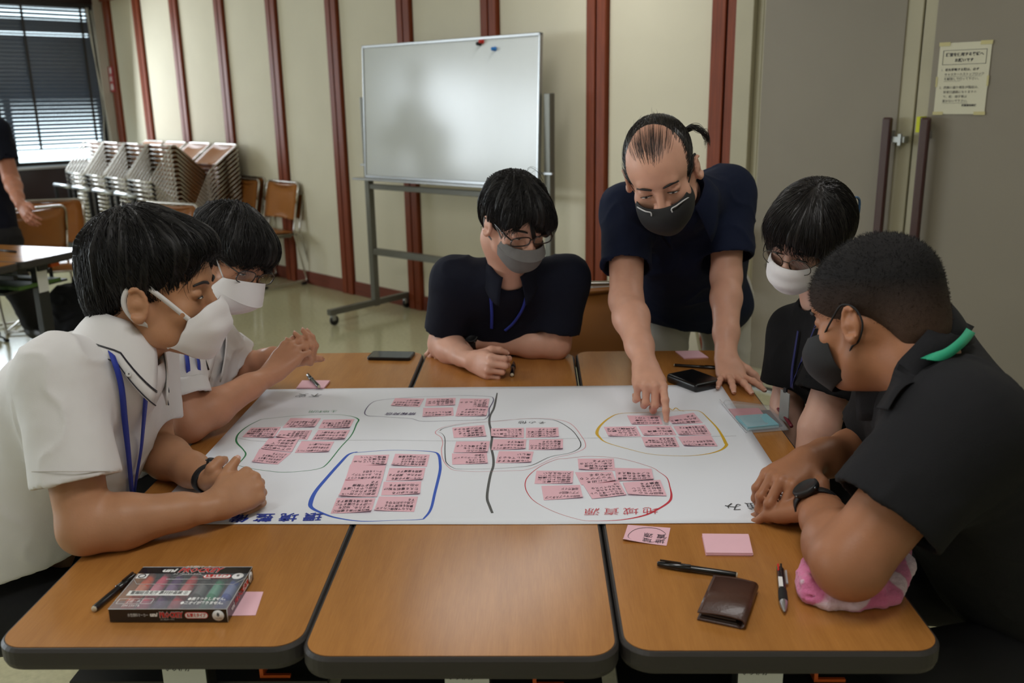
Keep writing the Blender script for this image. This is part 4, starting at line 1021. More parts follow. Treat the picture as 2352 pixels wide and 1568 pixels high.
# marker set in a clear box
def marker_box():
    fl = T(253, 1428, TOP+.001); fr_ = T(524, 1428, TOP+.001); H = .0215
    tbl, tbr = T(333, 1301, TOP+H), T(582, 1299, TOP+H); tfl = T(248, 1397, TOP+H)
    x = (fr_-fl); Wd = x.length; x.normalize(); y = Vector((-x.y, x.x, 0)); Dp = abs((tbl-tfl).dot(y))
    M = frame(x, y, (0, 0, 1), fl); o = empty('marker_set_box', M=M); tag(o, 'flat clear box of coloured markers with black printed edges, on the left table', 'box')
    M_c = mat('clear_lid', (215, 220, 226), .1, alpha=.10, spec=.6); M_bk = mat('printed_black', (14, 12, 14), .25, coat=.4); M_pr = mat('logo_red', (205, 35, 32), .4)
    box('front_panel', (0, 0, 0), (Wd, .0008, H), M_bk, o); box('side_panel', (Wd-.0008, .001, 0), (Wd, Dp, H), M_bk, o); box('side_panel', (0, .001, 0), (.0008, Dp, H), M_c, o)
    box('back_panel', (0, Dp-.0008, 0), (Wd, Dp, H), M_bk, o); box('base_panel', (.001, .001, 0), (Wd-.001, Dp-.001, .001), mat('box_base', (150, 140, 145), .5), o)
    box('lid_sheet', (0, 0, H), (Wd, Dp, H+.0007), M_c, o); box('lid_band', (.0, Dp*.83, H+.0008), (Wd, Dp*.975, H+.001), M_bk, o)
    box('lower_band', (.0, 0, H+.0007), (Wd, Dp*.17, H+.0009), mat('band_grey', (170, 170, 180), .3, alpha=.28), o)
    M_edge2 = mat('lid_edge_line', (200, 200, 200), .3)
    for a, b in (((0, 0, H), (Wd, 0, H)), ((Wd, 0, H), (Wd, Dp, H)), ((Wd, 0, 0), (Wd, 0, H)), ((0, Dp, H), (Wd, Dp, H)), ((0, 0, H), (0, Dp, H))):
        tube('box_edge', [a, b], .0006, M_edge2, o, 5)
    tube('flap_edge', [(0, Dp*.7, H+.001), (Wd*.07, Dp*.56, H+.001), (Wd*.93, Dp*.55, H+.001), (Wd, Dp*.7, H+.001)], .0005, M_edge2, o, 4)
    tube('hanger_slot', [(Wd*.3, Dp*.68, H+.001), (Wd*.42, Dp*.79, H+.001), (Wd*.58, Dp*.79, H+.001), (Wd*.7, Dp*.68, H+.001)], .0005, M_edge2, o, 4, True)
    cols = [(240, 105, 60), (240, 100, 130), (95, 50, 120), (215, 60, 65), (45, 45, 50), (30, 135, 95), (60, 80, 160)]
    pitch_ = (Wd-.012)/7
    labs = 'orange pink violet red black green blue'.split()
    for i, cc in enumerate(cols):
        m = mat('marker_col_%d' % i, cc, .3, coat=.3); r = .0085; mx_ = .006+pitch_*(i+.5)
        q = empty('marker', M=M @ Matrix.Translation((mx_, .004, .0015+r)) @ Matrix.Rotation(-math.pi/2, 4, 'X')); tag(q, '%s marker inside the clear marker box' % labs[i], 'marker', 'markers in the box')
        LL = Dp-.010
        lathe('barrel', [(0, LL*.3), (r*.92, LL*.3), (r*.95, LL*.32), (r*.95, LL*.78), (r*.8, LL*.8)], m, q, 16)
        lathe('cap', [(0, 0), (r*.7, 0), (r*.85, .003), (r, LL*.08), (r, LL*.3), (r*.9, LL*.302)], m, q, 16)
        lathe('small_cap', [(r*.75, LL*.8), (r*.8, LL*.82), (r*.7, LL*.97), (r*.5, LL), (0, LL)], m, q, 16)
        lathe('barrel_label', [(r*.97, LL*.4), (r*.975, LL*.41), (r*.975, LL*.62), (r*.97, LL*.63)], mat('label_col_%d' % i, tuple(int(c*.6+100*.4+40) for c in cc), .4), q, 16)
    tf = Matrix.Rotation(math.pi/2, 4, 'X')
    def tp(body, u0, u1, v, s, m, bold=0, shear=0, zz=.0013): text('print', body, s, m, Matrix.Translation((Wd*u0, Dp*v, H+zz)), o, bold=bold, shear=shear, fit=Wd*(u1-u0))
    def fp(body, u0, u1, z, s, m, bold=0, shear=0, dy=-.0004): text('print', body, s, m, Matrix.Translation((Wd*u0, dy, z)) @ tf, o, bold=bold, shear=shear, fit=Wd*(u1-u0))
    W_ = mat('print_white', (240, 240, 240), .5); M_ol = mat('logo_outline', (190, 190, 190), .5)
    def disc(nm, mm, r): lathe(nm, [(0, 0), (r, 0), (r, .0004), (0, .0004)], W_, o, 24, mm)
    def pill(m, x0, x1, y0, y1, mm, t=.0003): prism('pill_print', [(rrect(x0, x1, y0, y1, (y1-y0)*.48), 0), (rrect(x0, x1, y0, y1, (y1-y0)*.48), t)], m, o).matrix_local = mm
    fp('水性顔料マーカー', .157, .33, .0112, .0062, W_); fp('uni', .345, .415, .0122, .0085, W_, bold=.0005, shear=.2)
    fp('PROCKEY', .425, .63, .0116, .0125, M_ol, bold=.0011, dy=-.0003); fp('PROCKEY', .429, .626, .0116, .0118, M_pr, bold=.0005, dy=-.0006)
    fp('ユニ プロッキー ツイン', .43, .55, .0042, .003, W_)
    pill(M_pr, Wd*.64, Wd*.838, 0, .0105, Matrix.Translation((0, -.0001, .006)) @ tf); pill(W_, Wd*.645, Wd*.833, .0009, .0096, Matrix.Translation((0, -.0003, .006)) @ tf)
    fp('詰替えタイプ', .66, .82, .0113, .0066, M_pr, bold=.0002, dy=-.0008)
    disc('count_disc', Matrix.Translation((Wd*.923, -.0002, .0110)) @ tf, .0088)
    fp('8', .910, .936, .0124, .0095, M_ink, .0002, dy=-.0009); fp('COLORS', .895, .951, .0068, .0026, M_ink, dy=-.0009)
    tp('uni', .21, .345, .895, .0150, W_, bold=.0008, shear=.2); tp('PROCKEY', .355, .765, .895, .0200, M_ol, bold=.0014, shear=.25); tp('PROCKEY', .362, .758, .895, .0190, M_pr, bold=.0005, shear=.25, zz=.0016)
    tp('水性顔料マーカー', .40, .66, .975, .0085, W_, zz=.0016); tp('ユニ プロッキー ツイン', .33, .58, .805, .0060, W_)
    pill(M_pr, Wd*.615, Wd*.865, Dp*.70, Dp*.79, Matrix.Translation((0, 0, H+.0010))); pill(W_, Wd*.622, Wd*.858, Dp*.707, Dp*.783, Matrix.Translation((0, 0, H+.0012)))
    tp('詰替えタイプ', .64, .84, .747, .0090, M_pr, bold=.0003, zz=.0018)
    disc('count_disc', Matrix.Translation((Wd*.925, Dp*.75, H+.001)), .0090); tp('8', .912, .938, .755, .0100, M_ink, zz=.0018)
    box('name_label', (Wd*.06, Dp*.29, H+.0009), (Wd*.60, Dp*.40, H+.0012), M_sticker, o); tp('置賜総合支庁 農村計画課 ⑤', .085, .58, .345, .0105, M_ink, zz=.0016)
    tp('●裏うつりしません。', .62, .945, .205, .0095, W_, bold=.0003); tp('●ニオイがありません。', .58, .945, .115, .0095, W_, bold=.0003)
    tp('PM-150TR', .10, .25, .055, .0085, W_)
    for a, b, c, d in ((.03, .1, .33, .106), (.03, .21, .33, .216), (.03, .1, .035, .216), (.326, .1, .33, .216), (.12, .1, .124, .21), (.235, .1, .239, .21)): box('print_frame', (Wd*a, Dp*b, H+.0011), (Wd*c, Dp*d, H+.0013), W_, o)
    tp('細・太', .135, .225, .157, .0090, W_)
    box('recycle_mark', (Wd*.015, Dp*.70, H+.0009), (Wd*.11, Dp*.81, H+.0012), W_, o)
    lathe('recycle_ring', [(.0045, 0), (.006, 0), (.006, .0004), (.0045, .0004)], M_ink, o, 20, Matrix.Translation((Wd*.062, Dp*.755, H+.0012)))
    sm = frame((0, 1, 0), (0, 0, 1), (1, 0, 0), (Wd+.0003, 0, 0))
    for body, yy, s, m in (('uni', .14, .011, W_), ('PROCKEY', .28, .0125, M_pr), ('詰替', .66, .0085, M_pr)):
        if body == '詰替': box('white_pill', (Wd+.0001, Dp*.6, .005), (Wd+.0004, Dp*.79, .0165), W_, o)
        text('print', body, s, m, sm @ Matrix.Translation((Dp*yy, .0112, .0003)), o, bold=.0004)
    disc('count_disc', sm @ Matrix.Translation((Dp*.89, .0112, -.0001)), .0085); text('print', '8', .011, M_ink, sm @ Matrix.Translation((Dp*.89, .0112, .0006)), o, align='CENTER')
marker_box()
# ------------------------------------------------------------------ people
V3 = lambda *a: np.array(a, float)
def skin_mat(name, rgb):
    m = mat(name, rgb, .46, spec=.4, bump=.1, bscale=260, var=.07, vscale=22, sss=.12); return m
M_hair = mat('hair_black', (20, 18, 18), .52, spec=.35, var=.3, vscale=60)
M_mask = mat('mask_white', (232, 229, 230), .85, bump=.12, bscale=500); M_maskloop = mat('mask_loop_white', (225, 222, 222), .8)
M_maskg = mat('mask_grey', (112, 110, 108), .85, bump=.15, bscale=500); M_maskb = mat('mask_black', (20, 20, 22), .7, bump=.1, bscale=500)
M_eye = mat('eye_white', (205, 200, 195), .2); M_iris = mat('eye_dark', (30, 20, 15), .15); M_nail = mat('fingernail', (222, 176, 160), .3, coat=.3)
M_brow = mat('brow_hair', (28, 22, 20), .6)
def head(B, F, s=1.0, wide=1.0, jaw=1.0, ear=(1, 1), fat=0):
    """adds a head to sdf B in head frame F (x right, y face, z up); origin between the ear canals"""
    w = wide; P = lambda x, y, z: F(x*w, y, z)
    e = lambda c, r, k=.012, op='u': B.ell(P(*c), np.array([r[0]*w, r[1], r[2]])*F.sc, F.R, k*F.sc, op)
    sc = F.sc
    e((0, -.012, .045), (.073, .092, .078), 0)                 # cranium
    e((0, .03, .035), (.062, .066, .062), .02)                  # forehead
    e((0, .035, -.03), (.056, .056, .072), .02)                 # mid face
    for q in (-1, 1):
        B.cone(P(q*.053, .002, -.025), P(q*.046, .022, -.062), .02*sc, .017*sc, .02*sc)          # jaw corner
        B.cone(P(q*.046, .022, -.062), P(q*.014, .074, -.092), .016*sc, .016*sc, .02*sc)
        e((q*.036, .062, -.022), (.022+fat, .018+fat, .02+fat), .02)             # cheekbone
    e((0, .078, -.09), (.02, .016, .016), .015)                 # chin
    B.cone(P(-.032, .082, .030), P(.032, .082, .030), .009*sc, .009*sc, .014*sc)       # brow ridge
    for q in (-1, 1): e((q*.031, .098, .008), (.017, .014, .012), .012, 's')
    for q in (-1, 1): e((q*.031, .0785, .009), (.015, .012, .0105), .004)    # eyelids
    for q in (-1, 1): e((q*.031, .0935, .0035), (.0145, .004, .0012), .0015, 's')    # lid crease / slit
    B.cone(P(0, .086, .018), P(0, .107, -.024), .0068*sc, .0105*sc, .012*sc)      # nose
    for q in (-1, 1): e((q*.0115, .099, -.027), (.0085, .010, .008), .006)
    e((0, .087, -.056), (.026, .012, .0055), .006); e((0, .086, -.064), (.022, .012, .006), .006)   # lips
    e((0, .101, -.0595), (.024, .006, .0011), .002, 's')
    for q, on in ((-1, ear[0]), (1, ear[1])):
        if not on: continue
        E = Fr(P(q*.074, -.004, -.006), F.R @ nrm((q*.93, .34, .06)), F.R @ nrm((0, -.12, 1)), sc*.87)   # ear frame: y outwards
        # outer rim
        pts = []
        for a in np.linspace(-2.3, 2.1, 11):
            rx, rz = .0175, .031; pts.append(E(-q*(-rx*math.cos(a))*1.0*(-1) if False else q*rx*math.cos(a)*-1, .011 if True else 0, rz*math.sin(a)*(1 if a > 0 else .95)))
        g = Sdf(); g.ell(E(0, .004, .0), np.array([.015, .006, .027])*sc, E.R, 0)
        g.chain(pts, [.0035*sc]*len(pts), k=.004*sc)
        g.ell(E(q*.002, .013, -.001), np.array([.0085, .007, .016])*sc, E.R, .004*sc, 's')
        g.ell(E(0, .008, -.028), np.array([.0085, .006, .009])*sc, E.R, .005*sc)
        g.cone(E(q*-.002, .0, .0), E(0, -.014, .0), .012*sc, .014*sc, .006*sc)
        B.group(g, .006*sc)
def face_parts(F, root, open_=.3, brow=True, wide=1.0, gaze=0):
    for q in (-1, 1):
        V = []; Fc = []
        pts = [F(q*(.031+.0150*math.cos(a))*wide, .0915-.0045*abs(math.cos(a)), .0035-.0016*math.sin(a)*-1*(0) - .0012*math.cos(a)**2) for a in np.linspace(0, math.pi, 9)]
        V = []; Fc = []
        rad = [.0003+.0011*math.sin(k/8*math.pi) for k in range(9)]
        tube_geo(pts, .001, 5, False, rad, V, Fc)
        meshobj('eyelashes', V, Fc, M_brow, root, True)
        for nm, rr, mm, oy in (('eyeball', (.0105, .0030, .0021), M_eye, 0), ('iris', (.0048, .0032, .0023), M_iris, .0004)):
            bm = bmesh.new(); bmesh.ops.create_icosphere(bm, subdivisions=2, radius=1)
            for v in bm.verts: v.co = Vector(F(q*.031*wide+v.co.x*rr[0], .0893+oy+v.co.y*rr[1], .0022+v.co.z*rr[2]))
            bmobj(nm, bm, mm, root, True)
        if brow:
            pts = [F(q*x*wide, y, z) for x, y, z in ((.013, .0975, .0235), (.024, .0965, .0275), (.036, .0915, .0285), (.048, .081, .024))]
            P = smooth_path(pts, 4); V = []; Fc = []
            tube_geo(P, .002, 6, False, [.001+.0022*math.sin((k+2)/(len(P)+3)*math.pi) for k in range(len(P))], V, Fc)
            meshobj('eyebrow', V, Fc, M_brow, root, True)
def hand(B, W_, d, n, side, curls, spread=0, thumb=None, s=1.0, nails=None, k=.0035):
    """W_ wrist point, d direction wrist->knuckles, n back-of-hand normal, side=+1 if the thumb is on the +x side
    of frame x = d x n.  curls: 4 x (mcp, pip, dip) in degrees, index..little.  thumb: list of 4 local points"""
    d = nrm(d); n = nrm(n-d*np.dot(n, d)); x = np.cross(d, n)*side      # x towards the thumb
    L = lambda a, b, c: np.asarray(W_)+(x*a+d*b+n*c)*s
    kn = [(.028, .088, .0), (.0085, .093, .003), (-.0115, .088, .002), (-.030, .079, -.003)]
    g = Sdf()
    for i, (a, b, c) in enumerate(kn):
        g.cone(L(a*.55, .008, -.002), L(a, b, c-.003), .0135*s, (.0115, .012, .0115, .0105)[i]*s, .012*s)
    g.cone(L(.018, .015, -.009), L(.030, .055, -.010), .015*s, .012*s, .014*s)      # thenar
    g.cone(L(-.016, .015, -.008), L(-.026, .06, -.010), .013*s, .011*s, .014*s)
    g.ell(L(0, .055, -.004), np.array([.030, .038, .0125])*s, np.array([x, d, n]).T, .012*s)
    g.cone(L(0, -.02, 0), L(0, .015, -.002), .0235*s, .022*s, .018*s, sq=(n, .78))
    B.group(g, .012*s)
    segs = [(.040, .025, .021), (.044, .028, .022), (.041, .026, .022), (.033, .020, .019)]
    R = [(.0098, .0086, .0078, .0068), (.0100, .0088, .008, .007), (.0095, .0083, .0076, .0066), (.0085, .0074, .0068, .006)]
    tips = []
    for i in range(4):
        sp = math.radians(spread*(1.5-i)/1.5)+(0 if not isinstance(curls[i], dict) else 0)
        dd = d*math.cos(sp)+x*math.sin(sp); nn = n; p = L(*kn[i]); g = Sdf(); ang = 0; P = [p]
        for j in range(3):
            ang += math.radians(curls[i][j]); v = dd*math.cos(ang)-nn*math.sin(ang); q = p+v*segs[i][j]*s
            g.cone(p, q, R[i][j]*s, R[i][j+1]*s, .004*s); p = q; P.append(q)
            if j < 2: g.ell(q+(dd*math.sin(ang)+nn*math.cos(ang))*.0012*s, np.full(3, R[i][j+1]*1.05*s), None, .004*s)
        B.group(g, k*s)
        up = dd*math.sin(ang)+nn*math.cos(ang)
        tips.append((p, v, up, R[i][3]*s))
    T_ = thumb if thumb is not None else [(.026, .028, -.008), (.046, .052, -.010), (.054, .078, -.012), (.055, .100, -.014)]
    Tp = [L(*t) for t in T_[:4]]; g = Sdf()
    g.chain(Tp, np.array([.0145, .0125, .0108, .0088])*s, k=.006*s); B.group(g, .007*s)
    v = nrm(Tp[3]-Tp[2]); up = n*.6+x*.8 if len(T_) < 5 else np.asarray(T_[4][0]*x+T_[4][1]*d+T_[4][2]*n); up = nrm(up-v*np.dot(up, v)); tips.append((Tp[3], v, up, .0088*s))
    if nails is not None: nails.extend(tips)
    return tips
def add_nails(nails, root):
    for p, v, up, r in nails:
        c = p+v*r*.25+up*r*.82; X = np.cross(v, up); V = []; Fc = []; n = 6
        for j in range(n+1):
            for i in range(n+1):
                a = (i/n-.5)*2; b = (j/n-.5)*2; w = r*.68*(1-.15*b*b if b > 0 else 1); 
                V.append(c+X*a*w+v*b*r*.85*(1-.25*a*a if b > 0 else 1)-up*(a*a*r*.33+max(0, b)**2*r*.12)+up*.0002)
        Fc = [(j*(n+1)+i, j*(n+1)+i+1, (j+1)*(n+1)+i+1, (j+1)*(n+1)+i) for j in range(n) for i in range(n)]
        meshobj('fingernail', V, Fc, M_nail, root, True)
def arm(B, sh, el, wr, r=(.047, .040, .043, .0275), k=.02, sq=None):
    sh, el, wr = map(np.asarray, (sh, el, wr))
    B.cone(sh, el, r[0], r[1], k)
    m = el+(wr-el)*.28; B.cone(el, m, r[1]*.97, r[2], k); B.cone(m, el+(wr-el)*.72, r[2], r[3]*1.12, k); B.cone(el+(wr-el)*.72, wr, r[3]*1.12, r[3]*.92, k, sq=sq)
    return B
def folds(amp=.004, sc=9, fine=.0012, seedv=0, dirs=None):
    def f(V, N):
        P = V*sc+seedv
        a = vnoise(P)+.5*vnoise(P*2.1+7)
        w = 1-np.abs(np.sin((P @ nrm(dirs if dirs is not None else (.4, .3, .85)))*2.2+a*2.6))
        return amp*(w**2-.35)*np.clip(.6+vnoise(P*.6+3), 0, 1.2)+fine*vnoise(V*70)
    return f
def strands(hs, F, roots_fn, flow, n, length, m, root, rad=.0008, lift=.002, steps=5, seed=1, jitter=.35, name='hair_strands', wave=.0):
    """hair: hs = Sdf of the hair volume; strands follow flow(P) over its surface"""
    r = np.random.RandomState(seed); P = roots_fn(n, r); P = np.asarray(P)
    e = .0012
    def val(P): return hs.pts(P)
    def grad(P):
        g = np.stack([val(P+V3(e, 0, 0))-val(P-V3(e, 0, 0)), val(P+V3(0, e, 0))-val(P-V3(0, e, 0)), val(P+V3(0, 0, e))-val(P-V3(0, 0, e))], 1); return g/(np.linalg.norm(g, axis=1)[:, None]+1e-9)
    for _ in range(4): P = P-grad(P)*val(P)[:, None]
    n = len(P); L_ = length*(.55+.7*r.rand(n)); J = r.randn(n, 3)*jitter; paths = [P+0]; Q = P.copy(); D = None; off = lift*(.3+r.rand(n))
    for k in range(steps):
        g = grad(Q); d = flow(Q)+J*.5; d = d-g*np.sum(d*g, 1)[:, None]*.95; d /= np.linalg.norm(d, axis=1)[:, None]+1e-9
        D = d if D is None else (.55*D+.45*d); D /= np.linalg.norm(D, axis=1)[:, None]
        Q = Q+D*(L_/steps)[:, None]; Q = Q-(g*(np.clip(val(Q)-off, -.01, .002))[:, None])
        if wave: Q = Q+J*wave*math.sin(k*1.9)
        paths.append(Q.copy())
    paths = np.stack(paths, 1); S1 = steps+1          # n,S,3
    T_ = np.gradient(paths, axis=1); T_ /= np.linalg.norm(T_, axis=2)[:, :, None]+1e-9
    A = np.cross(T_, np.array([.3, .5, .81])); A /= np.linalg.norm(A, axis=2)[:, :, None]+1e-9; Bv = np.cross(T_, A)
    rr = rad*(1-.85*(np.arange(S1)/steps)**2)[None, :, None]*(.6+.8*r.rand(n))[:, None, None]
    V = np.stack([paths+rr*(A*math.cos(a)+Bv*math.sin(a)) for a in (0, 2.094, 4.189)], 2).reshape(-1, 3)
    b = (np.arange(n)*S1*3)[:, None, None]; s_ = (np.arange(steps)*3)[None, :, None]; k3 = np.arange(3)[None, None, :]; k4 = (k3+1) % 3
    Qd = np.stack([b+s_+k3, b+s_+k4, b+s_+3+k4, b+s_+3+k3], 3).reshape(-1, 4)
    o = fastmesh(name, V, Qd, m, root); o['kind'] = 'stuff'; return o
def ribbon3(name, pts, w, nrmf, m, parent, th=.0012, n=6):
    """flat strap along 3-D points; nrmf = list of outward normals per control point"""
    P = smooth_path(pts, n); Nn = smooth_path(nrmf, n); V = []; F = []
    for i, p in enumerate(P):
        a = P[max(i-1, 0)]; b = P[min(i+1, len(P)-1)]; t = (b-a).normalized(); nn = Nn[i].normalized(); x = t.cross(nn).normalized(); nn = x.cross(t).normalized()
        V += [p+x*w/2, p-x*w/2, p-x*w/2-nn*th, p+x*w/2-nn*th]
    for i in range(len(P)-1):
        for k in range(4): F.append((4*i+k, 4*i+(k+1) % 4, 4*i+4+(k+1) % 4, 4*i+4+k))
    return meshobj(name, V, F, m, parent, True)
def surf_strap(name, S_, px, w, m, parent, n=24, lift=.002, D0=1.0):
    """strap lying on the surface of sdf S_, found by casting from the lens through control pixels"""
    pts = []; nr = []
    for (x, y) in px:
        d = ray(x, y); t = D0; p = CC+d*t
        for _ in range(60):
            v = float(S_.pts(p[None])[0]); t += max(v, .0004)*.8/np.linalg.norm(d); p = CC+d*t
            if v < .0006: break
        e = .002; g = np.array([float(S_.pts((p+q)[None])[0]-S_.pts((p-q)[None])[0]) for q in (V3(e, 0, 0), V3(0, e, 0), V3(0, 0, e))]); g = nrm(g)
        pts.append(Vector(p+g*lift)); nr.append(Vector(g))
    return ribbon3(name, pts, w, nr, m, parent), pts, nr
def mask_shell(F, root, m, prof, name='mask', wide=1.0, thick=.0018, pleats=0, disp=None, edge=None):
    """prof: rows of (z, halfwidth angle deg, forward y, side y, half x) in the head frame, top to bottom"""
    prof = [tuple(p)+((.004,) if len(p) < 6 else ()) for p in prof]; zdr = smooth_path([Vector((p[5], 0, 0)) for p in prof], 5)
    nu = 28; rows = smooth_path([Vector((p[0], p[2], p[4])) for p in prof], 5); ysd = smooth_path([Vector((p[3], 0, p[0])) for p in prof], 5)
    V = []; Fc = []; R = len(rows)
    for o in (0, 1):
        for j, rw in enumerate(rows):
            z, yf, hx = rw; ys = ysd[j].x; tj = j/(R-1)
            for i in range(nu+1):
                u = i/nu*2-1; x = hx*math.sin(u*math.pi/2*.98); y = ys+(yf-ys)*(math.cos(u*math.pi/2*.98)**.82 if abs(u) < 1 else 0)
                zz = z - zdr[j].x*u*u
                if pleats:
                    ph = math.sin(tj*math.pi*2*pleats); y += .0022*ph*(1-u**4)
                if disp: y += disp(u, tj)
                if o: y -= thick; x *= .985
                V.append(F(x*wide, y, zz))
    K = R*(nu+1)
    for o in (0, 1):
        for j in range(R-1):
            for i in range(nu):
                a = o*K+j*(nu+1)+i; f = (a, a+1, a+nu+2, a+nu+1); Fc.append(f if o else f[::-1])
    for i in range(nu): Fc += [(i, i+1, K+i+1, K+i), ((R-1)*(nu+1)+i+1, (R-1)*(nu+1)+i, K+(R-1)*(nu+1)+i, K+(R-1)*(nu+1)+i+1)]
    for j in range(R-1): Fc += [((j+1)*(nu+1), j*(nu+1), K+j*(nu+1), K+(j+1)*(nu+1)), (j*(nu+1)+nu, (j+1)*(nu+1)+nu, K+(j+1)*(nu+1)+nu, K+j*(nu+1)+nu)]
    o = meshobj(name, V, Fc, m, root, True)
    corners = {}
    for sd, i in ((-1, 0), (1, nu)): corners[sd] = (V[0*(nu+1)+i], V[(R-1)*(nu+1)+i])
    return o, corners
def ear_loop(F, root, mk, corners, sd, m, rad=.0016, wide=1.0, flat=0):
    t, b = corners[sd]; q = sd
    pts = [t, F(q*.074*wide, .03, .012), F(q*.080*wide, .006, .028), F(q*.083*wide, -.016, .018), F(q*.081*wide, -.022, -.008), F(q*.076*wide, -.006, -.034), F(q*.068*wide, .016, -.045), b]
    if flat:
        nr = [Vector(F.R @ nrm((q, .2, 0)))]*len(pts)
        return ribbon3('ear_loop', pts, flat, nr, m, mk)
    return tube('ear_loop', smooth_path(pts, 6), rad, m, mk, 6)
def glasses(F, root, m, ml, w=.026, h=.017, rnd=2.6, r=.0011, zoff=.004, y=.108, tilt=.12, wide=1.0, label=None):
    o = None
    def oval(cx, n=24):
        P = []
        for k in range(n):
            a = 2*math.pi*k/n; c, s_ = math.cos(a), math.sin(a); x = w*abs(c)**(2/rnd)*math.copysign(1, c); z = h*abs(s_)**(2/rnd)*math.copysign(1, s_)
            P.append(F((cx+x)*wide, y-.10*abs(cx+x)**1.6*3.2+tilt*z, zoff+z))
        return P
    for q in (-1, 1):
        P = oval(q*.034); g = tube('rim', P, r, m, o, 6, True)
        if o is None: o = g; o.name = 'glasses'; o.parent = root
        c = sum((Vector(p) for p in P), Vector())/len(P); me = meshobj('lens', [c]+[Vector(p) for p in P], [(0, 1+k, 1+(k+1) % len(P)) for k in range(len(P))], ml, o, True)
        hx = (.034+w)
        tube('temple', smooth_path([F(q*hx*wide, y-.10*hx**1.6*3.2, zoff+h*.45), F(q*.071*wide, .07, zoff+.010), F(q*.079*wide, .0, zoff+.012), F(q*.078*wide, -.014, zoff-.006)], 5), r*1.1, m, o, 6)
    tube('bridge', [F(-(.034-w)*wide, y-.002, zoff+.003), F(0, y+.002, zoff+.006), F((.034-w)*wide, y-.002, zoff+.003)], r, m, o, 6)
    return o
M_glass = mat('spectacle_lens', (240, 245, 248), .03)
_nt = M_glass.node_tree; _tr = _nt.nodes.new('ShaderNodeBsdfTransparent'); _gl = _nt.nodes.new('ShaderNodeBsdfGlossy'); _gl.inputs['Roughness'].default_value = .03
_mx = _nt.nodes.new('ShaderNodeMixShader'); _mx.inputs[0].default_value = .07; _nt.links.new(_tr.outputs[0], _mx.inputs[1]); _nt.links.new(_gl.outputs[0], _mx.inputs[2]); _nt.links.new(_mx.outputs[0], _nt.nodes['Material Output'].inputs[0])
# ------------------------------------------------------------------ clothing helpers
M_shirtw = mat('shirt_white', (228, 226, 226), .85, bump=.12, bscale=700)
M_navy = mat('shirt_navy', (17, 21, 36), .85, bump=.2, bscale=600, spec=.25)
M_navy2 = mat('shirt_dark_blue', (18, 27, 52), .85, bump=.2, bscale=500, spec=.25)
M_blackc = mat('cloth_black', (11, 11, 13), .88, bump=.2, bscale=600, spec=.25)
M_charc = mat('polo_charcoal', (25, 25, 28), .88, bump=.3, bscale=500, spec=.3)
M_trous = mat('trousers_black', (20, 20, 24), .85, bump=.1, bscale=500)
M_lany = mat('lanyard_blue', (40, 60, 165), .6, bump=.2, bscale=900)
M_shoe = mat('shoe_black', (18, 18, 18), .4)
def collar(F, m, root, r0=.064, r1=.088, h=.035, drop=.03, tip=.035, open_=.5, name='collar', trim=None, back=.0, gap=.02):
    """folded collar round the neck; F origin at the neck base, z along the neck, y forward"""
    n = 40; V = []; Fc = []; rows = 7
    for o in (0, 1):
        for j in range(rows):
            t = j/(rows-1)
            for i in range(n+1):
                a = math.pi/2+open_+(2*math.pi-2*open_)*i/n         # start front, round the back
                c, s_ = math.cos(a), math.sin(a); fr = max(0, (s_-.35)/.65)          # front-ness
                r = r0+(r1-r0)*(t**.7)+.012*fr*t
                ht = h*(1-.55*fr)+(-.0)*t; z = ht-(drop+h*.5)*t*1.0-tip*fr*t*1.3+back*(1-fr)*t
                z += .006*math.sin(math.pi*t)
                y = r*s_+(.012*fr)
                if o: r_ = 1-.03; V.append(F(r*c*r_, y*r_, z-.0008))
                else: V.append(F(r*c, y, z))
    K = rows*(n+1)
    for o in (0, 1):
        for j in range(rows-1):
            for i in range(n):
                a = o*K+j*(n+1)+i; f = (a, a+1, a+n+2, a+n+1); Fc.append(f[::-1] if o else f)
    for i in range(n): Fc += [(i, K+i, K+i+1, i+1), ((rows-1)*(n+1)+i, (rows-1)*(n+1)+i+1, K+(rows-1)*(n+1)+i+1, K+(rows-1)*(n+1)+i)]
    for j in range(rows-1): Fc += [(j*(n+1), (j+1)*(n+1), K+(j+1)*(n+1), K+j*(n+1)), (j*(n+1)+n, K+j*(n+1)+n, K+(j+1)*(n+1)+n, (j+1)*(n+1)+n)]
    o = meshobj(name, V, Fc, m, root, True)
    if trim:
        edge = [Vector(V[(rows-1)*(n+1)+i])+Vector((0, 0, .001)) for i in range(n+1)]
        for k, (tt, mm, rr) in enumerate(trim):
            P = [Vector(V[int(rows-1-tt)*(n+1)+i])*(1-(tt % 1))+Vector(V[max(0, int(rows-2-tt))*(n+1)+i])*(tt % 1) for i in range(n+1)]
            tube('collar_trim', [p+Vector(F.R @ V3(0, .0012, .0006)) for p in P], rr, mm, o, 5)
    return o
def sleeve(S_, sh, el, f, r0, r1, k=.03, flare=.0, inner=None):
    """sleeve cone from shoulder, ending at fraction f of the upper arm with an open hem"""
    sh = np.asarray(sh); el = np.asarray(el); e = sh+(el-sh)*f; u = nrm(el-sh)
    g = Sdf(); g.cone(sh, e+u*.03, r0, r1, .01); g.plane(e, u, .002)
    g.cone(e-u*.05, e+u*.08, (inner or (r1-.006)), (inner or (r1-.006)), .003, 's')
    g2 = Sdf(); g2.group(g, 0)
    return g, e, u
def settle(root, base):
    base = Vector(base); seen = set()
    def rec(o):
        for c in o.children:
            if c.type == 'MESH' and c.data.name not in seen: seen.add(c.data.name); c.data.transform(Matrix.Translation(-base))
            rec(c)
    rec(root); root.location = base
